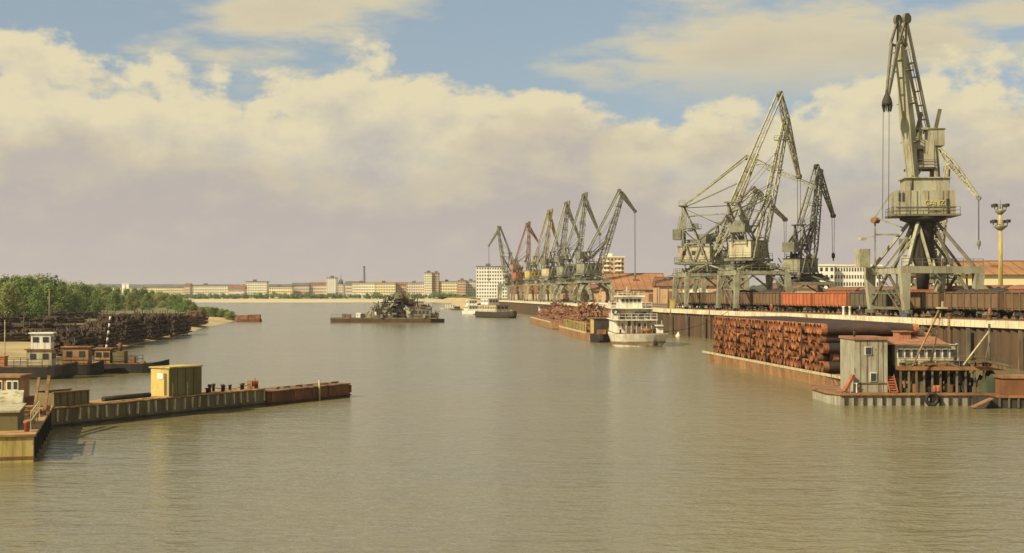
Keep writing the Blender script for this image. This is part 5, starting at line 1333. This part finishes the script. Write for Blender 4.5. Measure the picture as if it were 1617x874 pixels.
MB().bar((dx(628), 3.5, dz(468)), (dx(668), 3.5, dz(503)), 1.6, 1.3).build('bucket_ladder', 'dark', o)
bk = MB().box((0, 0, 0), (.9, 1.5, .8)).mesh('bucket', 'rust')
for i in range(11): q = link('bucket', bk, o, (dx(630 + 3.6 * i), 3.5, dz(467 + 3.1 * i) + .9)); q.rotation_euler = (0, R(38), 0)
m = MB(); m.bar((dx(622), 1.0, dz(478)), (dx(606), .6, dz(494)), .7, .5); m.build('spoil_chute', 'craneOy', o); MB().bar((dx(638), 1.0, dz(487)), (dx(648), .4, dz(495)), .6).build('spoil_chute', 'craneOy', o)
c_ = MB().b(dx(646), dx(680), .8, 6.6, dk, dz(486)).build('deckhouse', 'craneG', o)
MB().b(dx(644), dx(682), .6, 6.8, dz(486) + .004, dz(485)).build('roof', 'brownroof', c_)
for i in range(5): MB().b(dx(649 + i * 6), dx(652 + i * 6), .7, .82, dz(496), dz(491)).build('window', 'glass', c_)
MB().b(dx(653), dx(667), 2, 5, dz(485) + .01, dz(477)).b(dx(651), dx(669), 1.8, 5.2, dz(477) + .004, dz(476)).build('wheelhouse', 'craneO', o)
m = MB()
for px, py in ((590, 483), (596, 476), (612, 470), (658, 470), (676, 480)): m.tube((dx(px), 3, dk), (dx(px), 3, dz(py)), .22, .16, 7)
m.build('stacks', 'dark', o)
for px, w_, h_, mt in ((542, 3, 5, 'craneG'), (548, 4, 4, 'rusty'), (565, 4, 6, 'whiteb'), (572, 4, 5, 'dark'), (580, 5, 8, 'craneOy'), (686, 6, 6, 'rust')):
    MB().b(dx(px - w_), dx(px + w_), 2, 4.5, dk, dk + h_ / DS * 1.2).build('deck_winch', mt, o)
MB().rail([(dx(523), .2, dk), (dx(688), .2, dk)], 1.0, .08, 1.8).build('railing', 'rusty', o)
rs = random.Random(21); cl = MB()
for _ in range(80):
    px = rs.choice((rs.uniform(580, 690), rs.gauss(622, 16))); hy_ = lerp([(578, 497), (592, 480), (612, 468), (628, 462), (640, 472), (655, 474), (672, 482), (690, 498)], px); py = rs.uniform(hy_, 500)
    q = Vector((dx(px), rs.uniform(-.1, 3.5), dz(py))); cl.m = rs.choice((0, 0, 0, 1, 1, 2, 3)); v_ = Vector((rs.gauss(0, 1), rs.gauss(0, .3), rs.gauss(0, 1))).normalized() * rs.uniform(.4, 1.5)
    if rs.random() < .6: cl.bar(q - v_, q + v_, rs.uniform(.12, .3))
    else: cl.box(q, (rs.uniform(.4, 1.6), .8, rs.uniform(.4, 1.3)))
stuff(cl.build('deck_machinery', ('dark', 'craneG', 'rust', 'craneO'), o))
MB().b(dx(606), dx(636), 5, 7, dk, dz(470)).build('rear_casing', 'dark', o)
m = MB().bar((dx(592), 2, dk), (dx(586), 2, dz(484)), .3).bar((dx(586), 2, dz(484)), (dx(575), 2, dk), .18); m.build('side_gallows', 'craneO', o); MB().bar((dx(682), 2, dk), (dx(690), 2, dz(488)), .3).build('side_gallows', 'craneO', o)

# ------------------------------------------------------------------ far white boats
def cabin_boat(name, label, px, py, L, B, fb, hm, tiers, rz, mast=2.5, cat='boat', rails='whiteb'):
    o = thing(name, label, cat, at(px, dist(py)), rz)
    hull_mesh(L, B, fb, .6, .3, .1, .85, 16, .45).build('hull', hm, o); z = fb
    MB().b(-L * .46, L * .25, -B * .42, B * .42, fb + .004, fb + .06).build('deck', 'rusty', o)
    z += .065
    for i, (x0, x1, w_, h_, mt) in enumerate(tiers):
        t_ = MB().b(x0, x1, -w_ / 2, w_ / 2, z, z + h_).build('wheelhouse' if i == len(tiers) - 1 else 'deckhouse', mt, o)
        MB().b(x0 - .2, x1 + .25, -w_ / 2 - .15, w_ / 2 + .15, z + h_ + .004, z + h_ + .12).build('roof', 'whiteb' if mt == 'white' else 'rusty', t_)
        n = max(2, int((x1 - x0) / 1.1))
        for k_ in range(n):
            xx = x0 + (k_ + .5) * (x1 - x0) / n
            for s_ in (-1, 1): MB().box((xx, s_ * (w_ / 2 + .02), z + h_ * .62), (.55, .06, h_ * .34)).build('window', 'glass', t_)
        for k_ in (-.28, 0, .28): MB().box((x1 + .02, k_ * w_, z + h_ * .62), (.06, w_ * .2, h_ * .34)).build('window', 'glass', t_)
        for k_ in (-.28, 0, .28): MB().box((x0 - .02, k_ * w_, z + h_ * .62), (.06, w_ * .2, h_ * .34)).build('window', 'glass', t_)
        z += h_ + .125
    if mast: MB().tube((0, 0, z), (0, 0, z + mast), .07, .04, 6).bar((0, -.7, z + mast * .6), (0, .7, z + mast * .6), .06).build('mast', 'pier', o)
    MB().rail([(-L * .45, -B * .44, fb), (L * .2, -B * .44, fb)], .8, .05, 1.2).rail([(-L * .45, B * .44, fb), (L * .2, B * .44, fb)], .8, .05, 1.2).build('railing', rails, o)
    return o
cabin_boat('river_boat', 'small white two-deck boat at the far left end of the quay', 745, 497, 14, 5.6, 1.4, 'white', [(-5, 3, 4.4, 2.2, 'white'), (-2.5, 2.2, 3.6, 2.0, 'white')], R(-75), 2.2)
o = cabin_boat('motor_barge', 'dark-hulled motor barge with cream deckhouse beside the small white boat', 786, 502, 24, 7, 2.0, 'dark', [(-9.5, 3.5, 5.4, 2.4, 'housecream'), (-8.5, -3.0, 4.4, 2.0, 'white')], R(-60), 2.0)
cabin_boat('launch', 'little cream launch lying right of the dredger', 708, 489, 9, 3, .8, 'housecream', [(-2.5, 1.5, 2.2, 1.5, 'white')], R(175), 1.2)
o = thing('work_raft', 'small dark work raft right of the cream launch', 'raft', at(722, dist(490)), 0)
hull_mesh(7, 3, .7, .4, .1, .1).build('hull', 'rust', o); MB().b(-1.5, 1.5, -.8, .8, .705, 1.9).build('cargo', 'dark', o)
# little scow by the spit
o = thing('timber_scow', 'small brown scow with two cargo boxes off the sand spit', 'scow', at(393, dist(508.5)), R(4))
hull_mesh(7.8, 3.4, .8, .5, .08, .08).build('hull', 'rust', o)
for x0, x1, h_ in ((-3.5, -.2, 1.9), (.15, 3.5, 2.1)):
    q = MB().b(x0, x1, -1.4, 1.4, .805, h_).build('cargo_box', 'rusty', o); MB().b(x0 - .1, x1 + .1, -1.5, 1.5, h_ + .004, h_ + .12).build('lid', 'wood', q)

# ------------------------------------------------------------------ boats moored on the left bank
cabin_boat('tug', 'tug with white two-storey wheelhouse moored by the yellow sand', 38, 598, 10.4, 3.6, 1.2, 'dark', [(.5, 2.9, 2.3, 1.6, 'housecream'), (.85, 2.75, 1.8, 1.5, 'white')], R(8), 1.6, 'tug', 'dark')
cabin_boat('cargo_launch', 'black launch with bright orange deckhouse between the two left tugs', 118, 592, 6.0, 2.8, 1.1, 'black', [(-1.0, 1.6, 2.0, 1.7, 'hullorange')], R(6), .8, 'boat', 'dark')
o = cabin_boat('tug', 'low black tug with striped red and white mast, bow pointing right', 192, 588, 10.2, 3.0, .95, 'black', [(-2.6, -1.0, 2.0, 1.5, 'wood'), ], R(3), 0, 'tug', 'dark')
m1_ = MB(); m2_ = MB(); 
for i in range(9):
    a = Vector((-1.6 + .12 * i * .38, 0, 2.6 + i * .38)); c_ = Vector((-1.6 + .12 * (i + 1) * .38, 0, 2.6 + (i + 1) * .38)); (m1_ if i % 2 else m2_).tube(a, c_, .11, .11, 8)
ms = m2_.build('mast', 'white', o); m1_.build('mast_stripes', 'dark', ms)
q = MB().b(-.7, .5, -.9, .9, 1.02, 2.3).build('engine_casing', 'olive', o); MB().tube((-.1, 0, 2.3), (-.1, 0, 3.2), .22, .2, 10).build('funnel', 'rust', q)
MB().b(.9, 1.5, -.6, .6, 1.02, 1.7).tube((2.3, -.4, 1.0), (2.3, .4, 1.0), .25, .25, 8).build('winch', 'rusty', o)
# rubbish / equipment on the sand
for i, (px, py, s_, mt) in enumerate(((14, 573, 1.0, 'red'), (26, 577, .8, 'rusty'), (38, 575, .9, 'orange'))):
    p = at(px - 6, 145.2); tag(MB().box((0, 0, .45), (1.3 * s_, 1.0, .9)).box((0, 0, .95), (1.5 * s_, 1.15, .1)).b(-.1, .1, -.55, -.505, .1, .85).build('deck_crate', mt, None, p + Vector((0, -5.6, 1.27))), ('bright red', 'rusty brown', 'orange')[i] + ' crate on the stern of the white-wheelhouse tug', 'crate', 'crates on the left tug')
tag(MB().tube((0, 0, 0), (0, 0, 4.6), .06, .04, 6).build('flagstaff', 'rib', None, at(8, 140.2, 1.25)), 'thin pale pole at the far left beside the crates', 'pole')

# ------------------------------------------------------------------ the long floating jetty in the left foreground
J0, J1, J2 = at(80, 87.4), at(420, 105.6), at(553, 115)
def jetty(label, a, b_, wd, fb, mt, top, rib_step, ribm, name='floating_jetty'):
    d = b_ - a; L = d.length; an = math.atan2(d.y, d.x); o = thing(name, label, 'jetty', a, an)
    MB().b(0, L, 0, wd, -.6, fb).build('hull', mt, o)
    # deck planks, one by one
    n = int(L / .5); pk = MB().b(0, L / n - .04, -.08, wd + .08, 0, .09).mesh('deck_plank', top)
    for i in range(n): link('deck_plank', pk, o, (i * L / n, 0, fb + .004 + random.uniform(0, .035)))
    rb_ = MB().b(-.055, .055, -.14, -.004, 0, fb * .62).mesh('fender_stake', ribm); x = .5
    while x < L: link('fender_stake', rb_, o, (x, 0, fb * .36)).rotation_euler = (0, R(random.uniform(-5, 5)), 0); x += rib_step * random.uniform(.75, 1.25)
    MB().b(-.02, L + .02, -.12, -.003, fb * .12, fb * .22).build('waling', 'dark', o)
    return o, L, an
jt, JL, ja = jetty('long green-grey floating jetty with pale fender stakes in the left foreground', J0, J1 - (J1 - J0).normalized() * .06, 2.6, 1.22, 'pier', 'wood', .95, 'rib')
jb, JL2, jb_a = jetty('rusty brown outer end of the floating jetty pointing to midstream', J1 + Vector((.12, 0, 0)), J2, 2.4, 1.0, 'rust', 'logb', 2.6, 'rusty')
dj = (J1 - J0).normalized(); nj = Vector((-dj.y, dj.x, 0))
def jp(s_, t_, z=1.35): q = J0 + dj * s_ + nj * t_; q.z = z; return q
def jx(px):
    lo, hi_ = 0.0, JL
    for _ in range(40):
        md = (lo + hi_) / 2; q = jp(md, 0)
        if CX + F * q.x / q.y < px: lo = md
        else: hi_ = md
    return lo
s0, s1 = jx(270), jx(320)
o = thing('jetty_cabin', 'yellow box cabin, its shaded side coloured dark olive, standing on the jetty', 'cabin', jp(s0, .15), ja)
Lc = s1 - s0; MB().b(0, Lc, 0, 1.7, 0, 1.95).build('wall', 'yellow', o)
MB().b(-.04, Lc + .04, -.045, -.004, .02, 1.93).build('shaded_side_sheet', 'olive', o)  # sheet over the long side; its shade is put into the dark olive
MB().b(-.1, Lc + .1, -.12, 1.8, 1.955, 2.05).build('roof', 'yellow', o)
MB().b(-.03, -.004, .5, 1.1, 1.2, 1.6).build('window', 'white', o)
MB().b(-.05, -.004, .25, .42, .1, 1.6).build('door_edge', 'olive', o)
m = MB()
for xx in (Lc * .25, Lc * .5, Lc * .75): m.b(xx - .015, xx + .015, -.062, -.046, .03, 1.92)
stuff(m.build('sheet_joints', 'dark', o))
for xx in (.3, Lc * .55): MB().b(xx - .03, xx + .03, -.07, -.047, 0, .9).build('drain_pipe', 'rib', o)
s0, s1 = jx(92), jx(146)
o = thing('cargo_bin', 'low dark olive cargo bin at the near end of the jetty', 'bin', jp(s0, .35), ja); Lc = s1 - s0
m = MB(); m.b(0, Lc, 0, .08, 0, .85).b(0, Lc, 1.6, 1.68, 0, .85).b(0, .08, .082, 1.598, 0, .85).b(Lc - .08, Lc, .082, 1.598, 0, .85).b(.082, Lc - .082, .082, 1.598, .02, .5)
m.build('sides', 'olive', o); m = MB()
for i in range(6): m.b(i * Lc / 5 - .05, i * Lc / 5 + .05, -.06, -.003, 0, .85)
m.build('ribs', 'pier', o); MB().b(-.08, Lc + .08, -.08, .1, .853, .93).b(-.08, Lc + .08, 1.58, 1.76, .853, .93).build('rim', 'rusty', o)
s0, s1 = jx(172), jx(252)
tag(MB().tube((0, 0, 0), (s1 - s0 - .3, .1, .0), .17, .17, 10).build('drain_pipe', 'dark', None, jp(s0, .5, 1.55), ja), 'dark pipe lying along the jetty before the yellow cabin', 'pipe')
for i, px in enumerate((336, 344, 354, 360, 366, 380, 390, 396)):
    q = jp(jx(px), .5 + .25 * (i % 3)); hh2 = random.uniform(.32, .6)
    tag(MB().lathe((0, 0, 0), [(.11, 0), (.1, hh2 * .7), (.15, hh2 * .75), (.15, hh2)], 8).build('bollard', 'dark', None, q), 'short dark mooring bollard on the jetty, %s right of the yellow cabin' % ORD[i], 'bollard', 'bollards on the jetty')
o = thing('windlass', 'small red windlass near the joint of the jetty', 'windlass', jp(jx(411), .7), ja)
MB().tube((-.3, 0, .35), (.3, 0, .35), .2, .2, 10).build('drum', 'red', o)
for s_ in (-.33, .33): MB().b(s_ - .04, s_ + .04, -.22, .22, 0, .6).build('cheek', 'rusty', o)
MB().tube((.37, 0, .35), (.37, .1, .75), .03, .03, 5).build('crank', 'dark', o)
def sag(a, b_, d_, n=10): return [a.lerp(b_, i / n) - Vector((0, 0, d_ * 4 * (i / n) * (1 - i / n))) for i in range(n + 1)]
tag(MB().path(sag(jp(jx(344), .75, 1.75), jp(jx(411), .7, 1.75), .3), .025, 5).build('mooring_rope', 'rope'), 'slack dark rope from a bollard to the red windlass on the jetty', 'rope')
tag(MB().path(sag(at(1330, 106, 1.0), at(1312, 124.5, 1.3), .5), .035, 5).build('mooring_rope', 'rope'), 'dark mooring rope between the houseboat and the pipe barge', 'rope')
tag(MB().path(sag(at(1046, 224.5, 2.4), Vector((qx(252) + .3, 252, QZ + .2)), .9), .05, 5).build('mooring_rope', 'rope'), 'dark mooring line from the white towboat up to the quay', 'rope')
# debris planks on the rusty outer end
for i in range(7):
    q = J1 + (J2 - J1) * ((i + random.uniform(.15, .8)) / 7) + nj * random.uniform(.6, 1.6); q.z = 1.2
    tag(MB().box((0, 0, 0), (random.uniform(.7, 1.6), .2, .1)).build('loose_plank', 'logb', None, q, ja + random.uniform(-.5, .5)), 'loose weathered plank on the rusty outer jetty, %s from its joint' % ORD[i], 'plank', 'loose planks on the outer jetty')
tag(MB().b(-.05, .05, -.12, 0, 0, 1.6).build('tide_gauge', 'rib', None, J1 + (J2 - J1) * .6 + Vector((.07, -.1, 0)), ja), 'pale upright gauge board on the side of the outer jetty', 'gauge board')

# ------------------------------------------------------------------ foreground work barge at the lower left
a, b_ = at(54, 70.5), at(83, 88.5); d = b_ - a; L = d.length; an = math.atan2(d.y, d.x)
o = thing('work_barge', 'yellow-ended flat work barge cut by the left edge in the foreground', 'barge', a, an)
MB().b(0, L, .0, 9, -.6, 1.28).build('hull', 'pier', o)
MB().b(-.06, -.004, .0, 9, -.05, 1.27).build('transom_plate', 'yellow', o)
MB().b(-.12, L, -.1, 9.05, 1.285, 1.42).build('deck', 'wood', o)
MB().b(-.10, -.062, 0, 9, .18, .30).build('rubbing_strip', 'rusty', o); MB().b(-.16, -.125, -.1, 9, 1.30, 1.40).build('edge_beam', 'hullorange', o)
fm_ = MB().b(-.08, .08, -.1, -.004, .1, 1.2).mesh('side_stake', 'dark')
for i in range(9): link('side_stake', fm_, o, (1 + i * 2.1, 0, 0))
bh = MB().b(2.0, 7.0, .9, 6, 1.425, 2.35).build('hatch_coaming', 'olive', o); MB().b(1.9, 7.1, .8, 6.1, 2.355, 2.45).build('hatch_cover', 'housecream', bh)
m = MB(); m.add([(7.6, 1.2, 1.43), (11.2, 1.2, 1.43), (11.2, 1.2, 2.9), (7.6, 3.6, 1.43), (11.2, 3.6, 1.43), (11.2, 3.6, 2.9)], [(0, 1, 2), (3, 5, 4), (0, 2, 5, 3), (1, 4, 5, 2), (0, 3, 4, 1)]); m.build('ramp_cover', 'housecream', o)
MB().rail([(1.0, .2, 1.42), (8.5, .2, 1.42)], 1.0, .05, 1.6).build('railing', 'rib', o)
for s_ in (1.2, 5.5): MB().lathe((s_, .4, 1.42), [(.13, 0), (.11, .4), (.18, .45), (.18, .55)], 8).build('bollard', 'red', o)
m = MB()
for i in range(12): q = Vector((12 + random.uniform(0, 4), random.uniform(.3, 1.8), 1.5)); m.box(q, (random.uniform(.4, 1.4), .25, .25), random.uniform(0, 3))
m.build('timber_offcuts', 'rusty', o)
MB().bar((11.5, .1, 1.45), (16.8, .1, 3.3), .18, .25).bar((11.8, .7, 1.45), (17.0, .7, 3.2), .15, .2).build('ramp_beams', 'rusty', o)
# orange-roofed wheelhouse behind it
o = thing('ferry_cabin', 'small orange and white cabin with windows at the left edge', 'cabin', at(11, 100, 0))
MB().b(-3.2, .95, 0, 3.2, -.4, .95).build('pontoon', 'rust', o)
h_ = MB().b(-2.5, .75, .3, 2.6, .955, 2.45).build('wall', 'wood', o); MB().b(-2.7, .95, .1, 2.8, 2.455, 2.62).build('roof', 'hullorange', h_)
for xx in (-2.0, -1.3, -.6, .1, .55):
    wf = MB().b(xx - .2, xx + .2, .22, .296, 1.55, 2.25).build('window_frame', 'cream', h_); MB().b(xx - .13, xx + .13, .19, .217, 1.63, 2.17).build('pane', 'glass', wf)
MB().b(-2.5, .76, .22, .293, .97, 1.35).build('skirting', 'hullorange', h_)

# ------------------------------------------------------------------ people and small things on the quay
def person(label, loc, face, top, trousers, pose=0.0):
    o = thing('person', label, 'person', loc, face)
    me = bpy.data.meshes.new('body')
    V = [(0, 0, .95), (0, .01, 1.2), (0, .0, 1.42), (0, 0, 1.52), (0, .02, 1.64), (.10, 0, .90), (.12, .03 + pose * .2, .5), (.12, -.02 + pose * .3, .09), (.12, .13 + pose * .3, .05), (-.10, 0, .90), (-.12, .0 - pose * .1, .5), (-.12, -.06 - pose * .3, .09), (-.12, .09 - pose * .3, .05),
         (.19, 0, 1.40), (.25, -.02, 1.14), (.24, .1, .92), (.24, .14, .84), (-.19, 0, 1.40), (-.25, -.02, 1.14), (-.24, .08, .92), (-.24, .12, .84)]
    E = [(0, 1), (1, 2), (2, 3), (3, 4), (0, 5), (5, 6), (6, 7), (7, 8), (0, 9), (9, 10), (10, 11), (11, 12), (2, 13), (13, 14), (14, 15), (15, 16), (2, 17), (17, 18), (18, 19), (19, 20)]
    RD = [.15, .14, .15, .06, .11, .1, .07, .05, .045, .1, .07, .05, .045, .075, .055, .04, .035, .075, .055, .04, .035]
    me.from_pydata(V, E, []); ob = link('body', me, o); ob.modifiers.new('skin', 'SKIN')
    for i, r in enumerate(RD): me.skin_vertices[0].data[i].radius = (r, r * .85)
    for i in range(len(V)): me.skin_vertices[0].data[i].use_root = (i == 0)
    ob.modifiers.new('sub', 'SUBSURF').levels = 1; ob.modifiers['sub'].render_levels = 1
    bpy.context.view_layer.update()
    m2 = bpy.data.meshes.new_from_object(ob.evaluated_get(bpy.context.evaluated_depsgraph_get())); ob.modifiers.clear(); ob.data = m2
    m2.materials.clear()
    for n_ in (trousers, top, 'skin', 'black'): m2.materials.append(MATS[n_])
    for f in m2.polygons:
        z = f.center.z; x = abs(f.center.x); f.use_smooth = True
        f.material_index = 3 if z < .1 else (2 if (z > 1.47 or (z < .93 and x > .19 and z > .7)) else (1 if (z > .94 or x > .19) else 0))
    hd = MB().lathe((0, -.01, 1.62), [(.118, 0), (.125, .06), (.09, .13), (.03, .155)], 10).build('hair', 'bark', o)
    MB().box((0, .135, 1.635), (.03, .04, .05)).build('nose', 'skin', o)
    return o
Yp = 190.0
person('person in pale shirt and dark trousers walking on the quay left of the big crane', Vector((at(1358, 206).x, 206, QZ)), R(60), 'housecream', 'dark', .6)
person('person in red clothes standing before the brown wagons', Vector((at(1218, 236).x, 236, QZ)), R(150), 'red', 'red')
person('person in orange jacket standing near the right edge of the quay', Vector((at(1563, 166.5).x, 166.5, QZ)), R(200), 'orange', 'blue')
for i, px in enumerate((1332, 1342)):
    Yb = 207 - 2 * i; tag(MB().lathe((0, 0, 0), [(.28, -.02), (.2, .15), (.17, 1.2), (.26, 1.3), (.2, 1.45)], 10).build('mooring_post', 'white', None, Vector((at(px, Yb).x, Yb, QZ))), 'white mooring post on the quay edge left of the walking person, ' + ('left' if i == 0 else 'right') + ' of two', 'mooring post')
tag(MB().box((0, 0, 1.0), (.9, .9, 2.0)).box((0, 0, 2.06), (1.1, 1.1, .12)).b(-.3, .3, -.49, -.455, .1, 1.8).build('switch_cabinet', 'yellow', None, Vector((at(1062, 294).x, 294, QZ))), 'yellow switch cabinet by the left lattice crane leg', 'cabinet')
tag(MB().tube((0, 0, 0), (0, 0, 7.2), .12, .08, 7).bar((0, 0, 7.0), (.9, 0, 7.25), .1).box((1.0, 0, 7.2), (.5, .25, .15)).build('lamp_post', 'pier', None, Vector((at(1055, 299).x, 299, QZ))), 'dark lamp post beside the yellow switch cabinet', 'lamp post')
tag(MB().box((0, 0, .35), (.6, .6, .7)).box((0, 0, .74), (.7, .7, .08)).build('water_box', 'blue', None, Vector((at(1427, 187).x, 187, QZ))), 'small bluish box at the foot of the big crane', 'box')
for i, px in enumerate((1448, 1506, 1592)):
    Yb = (172, 163, 154.5)[i]; X_ = at(px, Yb).x
    tag(MB().lathe((0, 0, 0), [(.35, 0), (.26, .12), (.22, .5), (.36, .6), (.34, .75)], 10).build('quay_bollard', 'rust', None, Vector((qx(Yb) + .4, Yb, QZ + .17))), ('rusty quay bollard near the derrick top', 'rusty quay bollard between derrick and slanting boom', 'rusty quay bollard nearest the right edge')[i], 'bollard')
# pale fence posts on the far quay
o = thing('picket_fence', 'row of pale pickets on the quay edge left of the towboat', 'fence', (qx(395), 395, QZ))
pk = MB().b(-.15, .15, -.15, .15, 0, 1.4).mesh('picket', 'whiteb')
for i in range(13): Yb = 380 + i * 3.0; link('picket', pk, o, (qx(Yb) - qx(395) + .2, Yb - 395, -.6))
MB().bar((qx(380) - qx(395) + .2, -15, .5), (qx(416) - qx(395) + .2, 21, .5), .12).build('rail', 'whiteb', o)

# ------------------------------------------------------------------ river haze
hm2 = bpy.data.materials.new('haze'); hm2.use_nodes = True; t = hm2.node_tree; t.nodes.clear()
pv = N(t, 'ShaderNodeVolumePrincipled'); pv.inputs['Color'].default_value = (.95, .93, .90, 1); pv.inputs['Density'].default_value = .00009; pv.inputs['Anisotropy'].default_value = .2
mo = N(t, 'ShaderNodeOutputMaterial'); t.links.new(pv.outputs[0], mo.inputs['Volume']); MATS['haze'] = hm2
stuff(MB().b(-6600, 9400, -600, 14400, -4.5, 62).build('haze', 'haze'))
